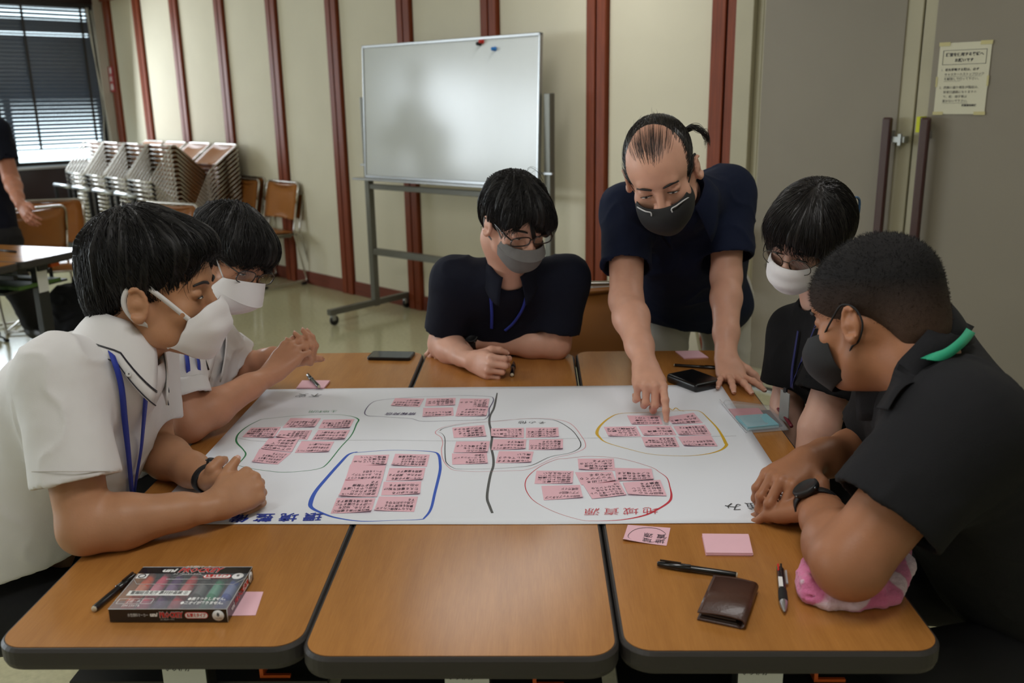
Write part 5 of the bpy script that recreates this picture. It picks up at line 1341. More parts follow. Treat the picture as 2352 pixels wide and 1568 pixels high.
def legs(Tr, Fo, hip, knees, feet, r=(.088, .068, .052)):
    """seated or standing trousers into Tr; shoes into Fo"""
    for i, (kn, ft) in enumerate(zip(knees, feet)):
        h = V3(*hip[i]); Tr.cone(h, kn, r[0], r[1], .04); Tr.cone(kn, ft, r[1], r[2], .03)
def shoe(root, ft, d, m=M_shoe):
    ft = V3(*ft); d = nrm(V3(d[0], d[1], 0)); s = Sdf(); s.cone(ft+V3(0, 0, .02)-d*.03, ft+V3(0, 0, 0)+d*.16-V3(0, 0, ft[2]-.045), .045, .036, .02); s.plane((0, 0, .004), (0, 0, -1)); s.cone(ft+V3(0, 0, .03), ft, .05, .045, .02)
    return s.mesh(.008, 'shoe', m, root)
def verts_pick(o, F, cond):
    n = len(o.data.vertices); co = np.zeros(n*3); o.data.vertices.foreach_get('co', co); co = co.reshape(-1, 3)
    L = (co-F.o) @ F.R / F.sc; ok = co[cond(L)]
    return lambda k, r: ok[r.randint(0, len(ok), k)]
def watch(wr, d, m, root, r=.031, w=.018, face=None, name='wristwatch', facer=.018, tilt=0):
    d = nrm(d); a = nrm(np.cross(d, (0, 0, 1))); b = np.cross(a, d); V = []; Fc = []; n = 28
    prof = [(r, -w/2), (r+.0025, -w/2+.002), (r+.0028, 0), (r+.0025, w/2-.002), (r, w/2), (r-.002, 0)]
    for (q, z) in prof:
        for k in range(n): an = 2*math.pi*k/n; V.append(wr+d*z+(a*math.cos(an)+b*math.sin(an)*.82)*q)
    P = len(prof)
    for i in range(P):
        for k in range(n): Fc.append((i*n+k, i*n+(k+1) % n, ((i+1) % P)*n+(k+1) % n, ((i+1) % P)*n+k))
    o = meshobj(name, V, Fc, m, root, True)
    if face is not None:
        f = nrm(face-d*np.dot(face, d)); x = d; y = np.cross(f, x); c = wr+f*(r*.9+.002)
        lathe('watch_case', [(0, -.003), (facer, -.003), (facer*1.05, .0), (facer*1.05, .006), (facer*.9, .0085), (facer*.86, .0075), (0, .0075)], m, o, 24, frame(x, y, f, c))
        tubeM = mat('watch_bezel', (120, 125, 128), .25, metal=.9)
        for k in range(4):
            an = k*math.pi/2+.6; p = c+(x*math.cos(an)+y*math.sin(an))*facer*1.02+f*.003; lathe('watch_button', [(0, 0), (.0022, 0), (.0022, .003), (0, .003)], tubeM, o, 8, frame(np.cross((x*math.cos(an)+y*math.sin(an)), f), f, x*math.cos(an)+y*math.sin(an), p))
    return o
def hairdo(H, F, root, n, length, flow, cond, seed=1, v=.0032, disp=(.004, 60), m=None, **kw):
    m = m or M_hair
    def dd(V, N):
        L = (V-F.o) @ F.R; ang = np.arctan2(L[:, 0], L[:, 1]+.05)
        return disp[0]*(vnoise(np.stack([ang*9, L[:, 2]*12, L[:, 1]*18], 1))*.6+.5*vnoise(np.stack([ang*30, L[:, 2]*20+L[:, 1]*8, L[:, 0]*5], 1)))
    o = H.mesh(v, 'hair', m, root, disp=dd)
    if n: strands(H, F, verts_pick(o, F, cond), flow, n, length, m, o, seed=seed, **kw)
    return o
def flow_from(F, crown, down=.6, fwd=0, gx=0):
    c = F(*crown); dn = F.R @ V3(gx, fwd, -1)
    def f(P):
        d = P-c; d /= np.linalg.norm(d, axis=1)[:, None]+1e-9; return d+dn*down
    return f
def Fa(px, py, D, local, f, up=(0, 0, 1), sc=1.0):
    F = Fr((0, 0, 0), f, up, sc); F.o = atd(px, py, D)-F.R @ (V3(*local)*sc); return F
# ================================================================== front left person, white shirt
def person_a():
    root = empty('person'); tag(root, 'front left person in white shirt, blue lanyard and white mask, fists clasped', 'person', None)
    sk = skin_mat('skin_a', (186, 136, 102))
    F = Fa(318, 700, 1.60, (.078, 0, -.006), (.985, .09, -.08), (-.04, .02, 1), 1.07)
    NB = V3(*atd(282, 815, 1.67))
    shR = V3(*atd(132, 862, 1.56)); elR = V3(*atz(196, 1212, TZ+.046)); wrR = V3(*atz(494, 1160, TZ+.043))
    shL = V3(-.83, 1.83, .965); elL = V3(*atz(352, 1035, TZ+.04)); wrL = V3(*atz(478, 1097, TZ+.040))
    B = Sdf(); head(B, F, wide=1.02, ear=(1, 1))
    B.chain([F(0, -.03, -.02), F(0, -.042, -.09), NB+V3(.0, 0, .02)], [.056, .052, .053], k=.03)
    B.chain([NB-V3(.03, 0, .04), V3(-.93, 1.63, .78), V3(-1.05, 1.63, .56)], [.05, .09, .10], k=.03)
    B.cone(shR, NB-V3(.04, 0, .05), .04, .04, .03); B.cone(shL, NB-V3(.04, 0, .05), .04, .04, .03)
    arm(B, shR, elR, wrR, (.05, .043, .046, .029), sq=((0, .3, 1), .85)); arm(B, shL, elL, wrL, (.05, .042, .043, .029))
    nails = []
    dR = nrm(V3(*atz(600, 1100, TZ+.06))-wrR); nR = V3(.05, -.80, .60)
    hand(B, wrR, dR, nR, -1, [(58, 78, 40), (64, 80, 45), (68, 80, 45), (72, 78, 45)], 0, [(.024, .026, -.010), (.043, .050, -.014), (.052, .068, -.010), (.060, .088, -.002), (0, .3, .8)], .98, nails)
    hL = V3(*atz(560, 1112, TZ+.05))
    hand(B, wrL, nrm(V3(.92, -.30, .10)), V3(.15, .55, .85), 1, [(50, 60, 40), (55, 65, 40), (60, 70, 40), (60, 70, 40)], 2, [(.024, .022, -.006), (.034, .034, .012), (.026, .040, .028), (.006, .036, .036), (.5, 0, 1)], .95, nails)
    B.mesh(.0031, 'body', sk, root, lo=V3(-1.3, 1.0, .5)); add_nails(nails, root)
    face_parts(F, root, wide=1.02)
    # shirt
    S_ = Sdf()
    S_.ell((-.885, 1.64, .86), (.138, .195, .155), Fr((0, 0, 0), (.5, 0, -.86), (.86, 0, .5)).R if False else None, 0)
    S_.ell((-.97, 1.63, .70), (.150, .185, .17), None, .08); S_.ell((-1.06, 1.63, .58), (.165, .19, .14), None, .08)
    S_.cone(shR+V3(.0, .012, .004), NB+V3(-.01, 0, -.035), .062, .066, .06); S_.cone(shL, NB+V3(-.01, 0, -.035), .060, .066, .06)
    S_.cone(shR+V3(-.05, .06, -.06), shL+V3(-.05, -.06, -.06), .085, .085, .06)
    for sh, el, f, r1 in ((shR, elR, .70, .077), (shL, elL, .74, .066)):
        u = nrm(el-sh); e = sh+(el-sh)*f
        g = Sdf(); g.cone(sh, e+u*.05, .066, r1, .01); g.plane(e, u, .002); S_.group(g, .035)
        S_.cone(e-u*.016, e+u*.07, r1-.014, r1-.011, .002, 's')
        body_side = 1
    S_.cone(NB+V3(.01, 0, .0), F(0, -.03, -.02), .056, .066, .012, 's')
    S_.plane((-1.0, 1.6, .595), (.25, 0, -1), .004)
    SF = S_
    S_.mesh(.0054, 'shirt', M_shirtw, root, disp=folds(.0058, 8.5, .0005, 3, (.75, .25, .6)))
    # collar
    NF = Fr(NB+V3(-.004, 0, .012), (.9, -.02, -.30), F(0, -.02, 0)-NB, 1)
    M_chk = mat('collar_dark_trim', (45, 45, 55), .8)
    co = collar(NF, M_shirtw, root, .058, .090, .056, .046, .026, .36, trim=[(.0, M_chk, .0012), (.12, M_chk, .0008), (.24, M_chk, .0008)])
    bp = V3(*NF(-.045, .085, -.055)); 
    # lanyard, laid on the shirt
    surf_strap('lanyard', SF, [(228, 760), (250, 815), (272, 880), (282, 960), (288, 1040), (294, 1110), (297, 1150)], .011, M_lany, root, lift=.008)
    surf_strap('lanyard', SF, [(330, 905), (324, 960), (316, 1030), (306, 1090), (299, 1150)], .009, M_lany, root, lift=.008)
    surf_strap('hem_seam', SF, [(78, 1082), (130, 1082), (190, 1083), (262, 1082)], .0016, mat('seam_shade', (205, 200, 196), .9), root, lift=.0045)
    def cast(x, y):
        q, p, n = surf_strap('tmp', SF, [(x, y), (x+1, y)], .001, M_shirtw, root, lift=.0); bpy.data.objects.remove(q); return V3(*p[0]), V3(*n[0])
    p, n = cast(289, 858); n = nrm(n*.5+nrm(CC-p)*.5); xx = nrm(np.cross(n, (0, 0, 1)))
    bt = lathe('collar_button', [(0, 0), (.0052, 0), (.0056, .001), (.0048, .0018), (.003, .0014), (0, .0014)], mat('button_white', (215, 215, 215), .3), root, 16, frame(xx, np.cross(n, xx), n, p+n*.020)); lathe('button_thread', [(0, 0), (.0012, 0), (.0012, .0006), (0, .0006)], M_blackm, bt, 8, frame(xx, np.cross(n, xx), n, p+n*.0216))
    # trousers and shoes
    Tr = Sdf(); Tr.ell((-1.10, 1.63, .52), (.15, .19, .12), None, 0)
    legs(Tr, None, [(-1.08, 1.54, .50), (-1.08, 1.73, .50)], [V3(-.66, 1.50, .50), V3(-.66, 1.78, .50)], [V3(-.66, 1.50, .10), V3(-.70, 1.79, .10)])
    Tr.mesh(.012, 'trousers', M_trous, root, disp=folds(.006, 9, 0, 5))
    shoe(root, (-.66, 1.50, .06), (1, 0)); shoe(root, (-.70, 1.79, .06), (1, .1))
    # mask
    mk, cn = mask_shell(F, root, M_mask, [(-.002, 0, .114, .074, .056, .030), (-.025, 0, .128, .072, .060, .022), (-.052, 0, .130, .064, .061, .006), (-.084, 0, .120, .054, .058, -.008), (-.112, 0, .098, .042, .052, -.028)], 'face_mask', pleats=2.5, disp=lambda u, t: .0018*math.sin(u*9+t*7))
    ear_loop(F, root, mk, cn, 1, M_maskloop, flat=.009); ear_loop(F, root, mk, cn, -1, M_maskloop, flat=.006)
    # watch
    dw = nrm(wrL-elL); watch(wrL+dw*.004, dw, mat('watch_strap_black', (16, 20, 24), .5), root, .0315, .020, V3(.2, .3, 1), 'wristwatch', .011)
    # hair: black, layered, cropped above the ear
    H = Sdf(); R = F.R
    H.ell(F(0, -.016, .058), np.array([.090, .108, .092])*1.06, R, 0)
    H.ell(F(0, .055, .082), np.array([.068, .055, .045])*1.06, R, .03); H.ell(F(0, -.07, .0), np.array([.068, .045, .065])*1.06, R, .03)
    H.ell(F(.012, .130, .010), np.array([.088, .062, .074])*1.06, R, .012, 's')
    H.ell(F(0, .095, -.04), np.array([.098, .078, .07])*1.06, R, .01, 's')
    H.ell(F(0, -.015, -.078), np.array([.12, .062, .066])*1.06, R, .01, 's')
    H.plane(F(0, -.1, -.068), R @ V3(0, -.1, -1), .006)
    hairdo(H, F, root, 5000, .046, flow_from(F, (.0, -.055, .15), .7, .25), lambda L: (L[:, 2] > -.03) & ((L[:, 1] < .03) | (L[:, 2] > .03)), 11, disp=(.012, 0), rad=.0006, lift=.003, wave=.0004, jitter=.55)
    settle(root, (-1.05, 1.63, 0)); return root
person_a()

def seated_legs(root, hip, kn, ft, m=None, fd=((1, 0), (1, 0)), pel=None, v=.012):
    Tr = Sdf(); h = (V3(*hip[0])+V3(*hip[1]))/2 if pel is None else V3(*pel); Tr.ell(h, (.14, .16, .12), None, 0)
    legs(Tr, None, hip, [V3(*k) for k in kn], [V3(*f) for f in ft])
    Tr.mesh(v, 'trousers', m or M_trous, root, disp=folds(.006, 9, 0, 5))
    for f, d in zip(ft, fd): shoe(root, (f[0], f[1], .06), d)
def torso(S_, NB, mid, pel, shR, shL, r=.062, wid=.17, dep=.115, k=.06, belly=1.0):
    """shirt body from neck base through mid chest to pelvis; side = shoulder line direction"""
    side = nrm(shL-shR); ax = nrm(NB-mid); fw = nrm(np.cross(side, ax)); Rm = np.array([side, fw, np.cross(side, fw)]).T
    S_.ell(mid, (wid, dep, .16), Rm, 0)
    S_.ell(mid*.45+pel*.55, (wid*.95*belly, dep*1.1*belly, .16), Rm, k); S_.ell(pel, (wid, dep*1.15, .12), None if False else Rm, k)
    for sh in (shR, shL): S_.cone(sh, NB-ax*.026, r, r*1.0, k)
    d = -ax*.07
    S_.cone(shR+d+(NB-shR)*.25, shL+d+(NB-shL)*.25, r*1.3, r*1.3, k)
def add_sleeve(S_, sh, el, f, r0, r1, k=.035, cut=None):
    u = nrm(el-sh); e = sh+(el-sh)*f; cu = u if cut is None else nrm(cut)
    g = Sdf(); g.cone(sh, e+u*.05, r0, r1, .01); g.plane(e, cu, .002); S_.group(g, k); l_ = np.linalg.norm(e-sh); re = r0+(r1-r0)*l_/(l_+.05)-.0105; S_.cone(e-u*.016, e+u*.055, re, re+.003, .002, 's')
# ================================================================== second person on the left, glasses and folded mask
def person_b():
    root = empty('person'); tag(root, 'person in white shirt, glasses and folded white mask, beyond the front left person', 'person')
    sk = skin_mat('skin_b', (196, 142, 112))
    F = Fa(565, 636, 2.13, (.034, .105, .004), (.76, -.50, -.42), (.49, .02, .86), .99)
    NB = V3(*atd(452, 765, 2.20)); 
    shR = V3(*atd(395, 860, 2.06)); elR = V3(*atz(432, 972, TZ+.045)); wrR = V3(*atz(622, 858, .80))
    shL = V3(*atd(492, 790, 2.36)); elL = V3(*atd(560, 850, 2.42)); wrL = V3(*atd(628, 822, 2.32))
    B = Sdf(); head(B, F)
    B.chain([F(0, -.03, -.02), F(0, -.045, -.09), NB], [.056, .053, .055], k=.03)
    mid = NB+V3(-.11, .02, -.17); pel = V3(-1.08, NB[1]+.03, .55)
    B.chain([NB-V3(.03, 0, .04), mid, pel], [.05, .08, .09], k=.04); B.cone(shR, NB-V3(.03, 0, .05), .04, .04, .03); B.cone(shL, NB-V3(.03, 0, .05), .04, .04, .03)
    arm(B, shR, elR, wrR, (.046, .042, .043, .027), sq=((0, .3, 1), .85)); arm(B, shL, elL, wrL, (.045, .039, .040, .027))
    nails = []; hr = V3(*atd(672, 800, 2.26))
    dR = nrm(hr-wrR); hand(B, wrR, dR, V3(-.25, -.80, .55), -1, [(25, 45, 30), (28, 50, 30), (32, 50, 30), (36, 50, 30)], 2, [(.022, .026, -.012), (.036, .052, -.02), (.042, .072, -.024), (.044, .092, -.026)], .98)
    # far hand wraps round from the right: its fingers come over towards the lens
    wl = V3(*atd(640, 838, 2.33)); kn = V3(*atd(716, 826, 2.29))
    dL = nrm(kn-wl); hand(B, wl, dL, V3(.75, -.35, -.35), 1, [(62, 42, 16), (64, 44, 18), (68, 46, 18), (74, 48, 20)], 2, [(.024, .03, -.008), (.04, .056, -.006), (.046, .082, -.002), (.048, .104, .002)], .95, nails)
    B.cone(wrL, wl, .026, .026, .02)
    B.mesh(.0034, 'body', sk, root, lo=V3(-1.4, 1.5, .5)); add_nails(nails, root); face_parts(F, root)
    S_ = Sdf(); torso(S_, NB, mid, pel, shR, shL, .058, .165, .12)
    add_sleeve(S_, shR, elR, .52, .062, .068); add_sleeve(S_, shL, elL, .62, .060, .066)
    S_.cone(NB, F(0, -.03, -.02), .055, .066, .012, 's'); S_.plane((-1.0, 1.6, .545), (.25, 0, -1), .004)
    S_.mesh(.0058, 'shirt', M_shirtw, root, disp=folds(.006, 9, .0005, 8, (.6, .4, .6)))
    for sh, el, f, r in ((shR, elR, .52, .071), (shL, elL, .62, .069)):      # rolled cuffs
        u = nrm(el-sh); e = sh+(el-sh)*f; c = Sdf(); c.cone(e-u*.028, e+u*.002, r, r+.001, 0); c.plane(e+u*.004, u); c.plane(e-u*.034, -u); c.cone(e-u*.1, e+u*.1, r-.007, r-.006, .002, 's')
        c.mesh(.004, 'rolled_cuff', M_shirtw, root, disp=lambda V, N: .003*vnoise(V*40))
    NF = Fr(NB+V3(0, 0, .012), (.85, -.25, -.35), F(0, -.02, 0)-NB, 1); collar(NF, M_shirtw, root, .056, .086, .045, .045, .04, .3)
    surf_strap('lanyard', S_, [(424, 800), (430, 850), (436, 905)], .010, M_lany, root, lift=.006, D0=1.5)
    surf_strap('lanyard', S_, [(443, 795), (453, 840), (462, 900)], .010, M_lany, root, lift=.006, D0=1.5)
    tube('pocket_pen', [atd(478, 850, 2.12), atd(468, 822, 2.12)], .004, M_pb, root, 8)
    seated_legs(root, [(pel[0], pel[1]-.09, .5), (pel[0], pel[1]+.09, .5)], [(-.68, pel[1]-.1, .5), (-.68, pel[1]+.12, .5)], [(-.70, pel[1]-.1, .1), (-.72, pel[1]+.12, .1)])
    mk, cn = mask_shell(F, root, M_mask, [(-.004, 0, .116, .066, .060, .018), (-.03, 0, .132, .056, .062, .012), (-.054, 0, .143, .050, .063, .0), (-.057, 0, .141, .050, .063, .0), (-.085, 0, .118, .046, .062, -.014), (-.108, 0, .090, .038, .050, -.03)], 'face_mask')
    ear_loop(F, root, mk, cn, 1, M_maskloop, .0018); ear_loop(F, root, mk, cn, -1, M_maskloop, .0018)
    glasses(F, root, mat('spectacle_frame_dark', (40, 34, 36), .25, coat=.3), M_glass, .027, .0165, 2.9, .0014, y=.107)
    H = Sdf(); R = F.R; s = 1.0
    H.ell(F(0, -.014, .048), np.array([.087, .106, .087])*s, R, 0); H.ell(F(0, .060, .060), np.array([.070, .052, .050])*s, R, .03); H.ell(F(0, -.06, 0), np.array([.074, .05, .07])*s, R, .03)
    H.ell(F(0, .128, -.022), np.array([.066, .064, .066])*s, R, .010, 's'); H.ell(F(0, .09, -.06), np.array([.11, .082, .07])*s, R, .01, 's')
    H.ell(F(0, -.01, -.082), np.array([.13, .066, .062])*s, R, .01, 's'); H.plane(F(0, -.1, -.075), R @ V3(0, -.1, -1), .006)
    hairdo(H, F, root, 4200, .05, flow_from(F, (.01, -.05, .15), .7, .3), lambda L: (L[:, 2] > -.04) & ((L[:, 1] < .03) | (L[:, 2] > .03)), 12, disp=(.012, 0), rad=.0006, lift=.003, wave=.0004, jitter=.5)
    settle(root, (pel[0], pel[1], 0)); return root
# ================================================================== middle person, dark polo and grey mask
def person_c():
    root = empty('person'); tag(root, 'person in navy polo shirt with grey mask, forearms on the far table edge', 'person')
    sk = skin_mat('skin_c', (216, 166, 144))
    F = Fa(1222, 551, 2.36, (0, .106, .006), (.44, -.78, -.42), (-.02, 0, 1), .98)
    NB = V3(*atd(1172, 628, 2.56)); shR = V3(*atd(1042, 640, 2.60)); shL = V3(*atd(1302, 638, 2.62))
    elR = V3(*atd(1018, 790, 2.70)); wrR = V3(*atz(1082, 828, TZ+.036)); elL = V3(*atd(1276, 790, 2.665)); wrL = V3(*atz(1084, 782, TZ+.045))
    B = Sdf(); head(B, F)
    B.chain([F(0, -.03, -.02), F(0, -.045, -.085), NB], [.057, .054, .056], k=.03)
    mid = NB+V3(.0, .16, -.19); pel = V3(NB[0]+.01, 3.03, .55)
    B.chain([NB-V3(0, -.02, .05), mid, pel], [.05, .09, .10], k=.04); B.cone(shR, NB-V3(0, -.02, .05), .04, .04, .03); B.cone(shL, NB-V3(0, -.02, .05), .04, .04, .03)
    arm(B, shR, elR, wrR, (.048, .043, .044, .027), sq=((0, 0, 1), .85)); arm(B, shL, elL, wrL, (.048, .043, .043, .028), sq=((0, 0, 1), .9))
    nails = []
    hand(B, wrR, V3(.62, -.74, .02), V3(-.72, -.62, .22), -1, [(48, 62, 42), (54, 74, 45), (58, 80, 48), (60, 80, 48)], 1, [(.026, .028, -.014), (.042, .05, -.030), (.044, .06, -.050), (.040, .066, -.072), (0, .3, 1)], .95, nails)
    hand(B, wrL, V3(-.95, -.1, -.12), V3(-.1, -.3, .95), 1, [(20, 30, 20)]*4, 2, None, .92)
    B.mesh(.0034, 'body', sk, root, lo=V3(-1, 1.9, .5)); add_nails(nails, root); face_parts(F, root)
    S_ = Sdf(); torso(S_, NB, mid, pel, shR, shL, .060, .170, .115)
    add_sleeve(S_, shR, elR, .78, .063, .064); add_sleeve(S_, shL, elL, .80, .063, .068)
    S_.cone(NB+V3(0, -.01, 0), F(0, -.03, -.02), .054, .068, .012, 's'); S_.plane((0, 0, .52), (0, 0, -1), .004)
    S_.mesh(.0058, 'polo_shirt', M_navy, root, disp=folds(.006, 9, .0005, 4, (.5, .3, .6)))
    NF = Fr(NB+V3(0, -.004, .004), (.08, -.94, -.30), F(0, -.03, 0)-NB, 1); collar(NF, M_navy, root, .058, .082, .036, .034, .02, .42)
    surf_strap('lanyard', S_, [(1122, 590), (1126, 650), (1130, 710), (1130, 752)], .0085, M_lany, root, lift=.006, D0=2.2)
    surf_strap('lanyard', S_, [(1208, 672), (1200, 705), (1180, 738), (1160, 757)], .0085, M_lany, root, lift=.006, D0=2.2)
    for y in (690, 722): 
        q = ray(1168, y); 
    seated_legs(root, [(pel[0]-.09, pel[1], .5), (pel[0]+.09, pel[1], .5)], [(pel[0]-.13, 2.62, .5), (pel[0]+.13, 2.62, .5)], [(pel[0]-.13, 2.66, .1), (pel[0]+.13, 2.66, .1)], fd=((0, -1), (0, -1)))
    watch(wrL+nrm(wrL-elL)*-.004, nrm(wrL-elL), M_blackm, root, .030, .026, V3(-.2, -.75, .6), 'wristwatch', .019)
    mk, cn = mask_shell(F, root, M_maskg, [(-.018, 0, .120, .050, .058, .004), (-.04, 0, .134, .046, .064, .0), (-.046, 0, .137, .046, .066, -.004), (-.05, 0, .132, .046, .066, -.004), (-.085, 0, .120, .044, .060, -.012), (-.110, 0, .094, .040, .048, -.03)], 'face_mask')
    for q in (-1, 1): ear_loop(F, root, mk, cn, q, M_maskg, flat=.006)
    glasses(F, root, mat('spectacle_frame_tortoise', (34, 22, 18), .2, coat=.4), M_glass, .028, .0145, 3.2, .0019, y=.108)
    H = Sdf(); R = F.R; s = .99
    H.ell(F(0, -.012, .048), np.array([.087, .105, .085])*s, R, 0); H.ell(F(0, .056, .056), np.array([.074, .055, .050])*s, R, .03); H.ell(F(0, -.06, 0), np.array([.074, .05, .07])*s, R, .03)
    for q in (-1, 1): H.ell(F(q*.048, .082, .036), np.array([.030, .024, .036])*s, R, .015)
    H.ell(F(0, .125, -.022), np.array([.056, .056, .060])*s, R, .010, 's'); H.ell(F(.020, .122, .020), np.array([.032, .040, .052])*s, R, .010, 's'); H.ell(F(0, .085, -.06), np.array([.11, .078, .07])*s, R, .01, 's')
    H.ell(F(0, -.01, -.080), np.array([.13, .066, .066])*s, R, .01, 's'); H.plane(F(0, -.1, -.07), R @ V3(0, -.1, -1), .006)
    H.ell(F(.050, .094, .0), np.array([.030, .045, .045])*s, R, .010, 's')
    hairdo(H, F, root, 4200, .046, flow_from(F, (-.012, .02, .15), .75, .15), lambda L: (L[:, 2] > -.04) & ((L[:, 1] < .03) | (L[:, 2] > .045)), 13, disp=(.012, 0), rad=.0006, lift=.003, wave=.0004, jitter=.5)
    # loose locks over the forehead and flyaways
    lk = []
    for i in range(10):
        x0 = .006-.003*i*.3; lk.append([F(.004+.001*i, .085, .075), F(.002+.0014*i, .106+.001*(i % 3), .05), F(-.004+.0016*i, .108+.0008*i, .028), F(-.012+.001*i, .106, .012-.001*i)])
    V = []; Fc = []
    for p in lk: P = smooth_path(p, 4); tube_geo(P, .001, 5, False, [.0016*(1-k/len(P)*.8) for k in range(len(P))], V, Fc)
    o = meshobj('fringe_lock', V, Fc, M_hair, root, True); o['kind'] = 'stuff'
    V = []; Fc = []; r = random.Random(4)
    for i in range(14):
        a = r.uniform(-.9, .9); x = r.uniform(-.03, .05); P = smooth_path([F(x, -.01+.03*a, .128), F(x*1.5, .0+.05*a, .146+r.uniform(0, .006)), F(x*2.0+.02*a, .02+.06*a, .138), F(x*2.4+.03*a, .03+.08*a, .118)], 4); tube_geo(P, .0003, 3, False, None, V, Fc)
    o = meshobj('flyaway_hair', V, Fc, M_hair, root, True); o['kind'] = 'stuff'
    settle(root, (pel[0], pel[1], 0)); return root
# ================================================================== standing person pointing at the sheet
def person_d():
    root = empty('person'); tag(root, 'standing balding person in dark blue shirt and black mask pointing at the sheet', 'person')
    sk = skin_mat('skin_d', (214, 162, 138))
    F = Fa(1513, 440, 2.17, (0, .09, .012), (-.14, -.84, -.52), (-.30, -.45, .80), 1.06)
    NB = V3(*atd(1575, 455, 2.50)); shR = V3(*atd(1440, 482, 2.55)); shL = V3(*atd(1672, 440, 2.66))
    elR = V3(*atd(1438, 690, 2.42)); wrR = V3(*atz(1482, 838, .805)); elL = V3(*atd(1668, 635, 2.60)); wrL = V3(*atz(1668, 818, .755))
    B = Sdf(); head(B, F, wide=1.05, fat=.004)
    B.chain([F(0, -.03, -.02), F(0, -.045, -.075), NB+V3(0, .03, .015)], [.060, .054, .044], k=.02)
    mid = V3(.475, 2.74, 1.00); pel = V3(.50, 2.93, .84)
    B.chain([NB-V3(0, -.085, .10), mid, pel], [.04, .07, .08], k=.02); B.cone(shR, NB-V3(0, -.085, .10), .045, .035, .02); B.cone(shL, NB-V3(0, -.085, .10), .045, .035, .02); B.cone(NB+V3(0, .035, .0), NB-V3(0, -.085, .10), .042, .035, .01)
    arm(B, shR, elR, wrR, (.052, .044, .046, .030)); arm(B, shL, elL, wrL, (.052, .043, .042, .030))
    nails = []; tip = V3(*T(1526, 955, TZ+.011)); kn = V3(*atz(1517, 893, .775)); dd = nrm(kn-wrR)
    hand(B, wrR, nrm(V3(*atz(1497, 893, .775))-wrR), V3(.05, -.62, .78), -1, [(20, 16, 8), (58, 62, 34), (64, 68, 38), (68, 70, 40)], 0, [(.024, .026, -.014), (.036, .048, -.030), (.034, .066, -.044), (.026, .084, -.054), (1, 0, .4)], 1.02, nails)
    hand(B, wrL, V3(.05, -.90, -.40), V3(.03, -.42, .92), -1, [(-22, 8, 10), (-22, 6, 8), (-22, 8, 8), (-22, 8, 8)], 22, [(.026, .020, -.010), (.050, .040, -.016), (.066, .058, -.020), (.078, .076, -.026), (0, 0, 1)], 1.0, nails)
    B.mesh(.0034, 'body', sk, root, lo=V3(-1, 1.9, .66)); add_nails(nails, root); face_parts(F, root)
    S_ = Sdf(); torso(S_, NB, mid, pel, shR, shL, .068, .19, .13, belly=1.06)
    add_sleeve(S_, shR, elR, .66, .074, .070); add_sleeve(S_, shL, elL, .80, .074, .080, cut=(elL-shL)+V3(.03, 0, 0))
    S_.cone(NB+V3(0, -.01, .02), F(0, -.03, -.02), .054, .066, .012, 's')
    S_.ell((.52, 2.95, .77), (.20, .15, .12), None, .06); S_.plane((.5, 2.9, .715), (-.15, 0, -1), .004)
    S_.mesh(.0058, 'shirt', M_navy2, root, disp=folds(.007, 8, .0005, 14, (.35, .3, .8)))
    NF = Fr(NB+V3(-.006, -.01, .0), (-.12, -.80, -.58), F(0, -.03, 0)-NB, 1); collar(NF, M_navy2, root, .066, .096, .036, .04, .05, .55)
    seated = Sdf(); M_tan = mat('trousers_pale', (196, 193, 186), .85, bump=.1, bscale=300)
    seated.ell((.53, 2.98, .82), (.17, .12, .12), None, 0)
    for x in (-.09, .10): seated.cone((.53+x, 2.98, .80), (.54+x*1.2, 2.99, .45), .092, .07, .04); seated.cone((.54+x*1.2, 2.99, .45), (.54+x*1.3, 3.0, .09), .07, .06, .03)
    seated.mesh(.011, 'trousers', M_tan, root, disp=folds(.006, 9, 0, 5)); shoe(root, (.43, 3.0, .06), (0, -1)); shoe(root, (.67, 3.0, .06), (.1, -1))
    mk, cn = mask_shell(F, root, M_maskb, [(-.016, 0, .118, .046, .062, -.004), (-.04, 0, .136, .044, .068, -.004), (-.075, 0, .132, .042, .066, -.010), (-.112, 0, .100, .040, .048, -.03)], 'face_mask')
    for q in (-1, 1): ear_loop(F, root, mk, cn, q, M_maskb, flat=.008)
    M_wire = mat('mask_trim_white', (205, 205, 205), .5)
    for q in (-1, 1): tube('mask_trim', smooth_path([F(q*x, y, z) for x, y, z in ((.024, .124, -.026), (.024, .123, -.017), (.036, .1185, -.014), (.052, .098, -.018), (.062, .075, -.030), (.064, .072, -.045))], 5), .0017, M_wire, mk, 6)
    # hair: slicked back at the sides, thin on the forehead, small tail
    H = Sdf(); R = F.R; s = 1.06
    H.ell(F(0, -.020, .044), np.array([.0785, .097, .0805])*s, R, 0); H.ell(F(0, -.07, .0), np.array([.068, .045, .06])*s, R, .03)
    for q in (-1, 1): H.ell(F(q*.0605, .012, .028), np.array([.0125, .034, .040])*s, R, .012)
    H.ell(F(0, .085, .100), np.array([.060, .105, .055])*s, R, .010, 's')
    H.ell(F(0, .125, .03), np.array([.072, .062, .075])*s, R, .010, 's'); H.ell(F(0, .085, -.06), np.array([.11, .085, .07])*s, R, .01, 's')
    H.ell(F(0, -.01, -.080), np.array([.13, .066, .068])*s, R, .01, 's')
    def back(P): return np.tile(F.R @ V3(0, -1, .15), (len(P), 1))
    M_hd = mat('hair_dark_slick', (30, 26, 25), .35, spec=.5, var=.3, vscale=60)
    o = hairdo(H, F, root, 2600, .06, back, lambda L: L[:, 2] > -.04, 14, disp=(.002, 0), m=M_hd, rad=.0006, lift=.0012, jitter=.12)
    Hs = Sdf(); Hs.ell(F(0, -.014, .046), np.array([.0735, .0925, .079])*s, R, 0); Hs.ell(F(0, .03, .035), np.array([.0625, .0665, .0625])*s, R, .02*s)
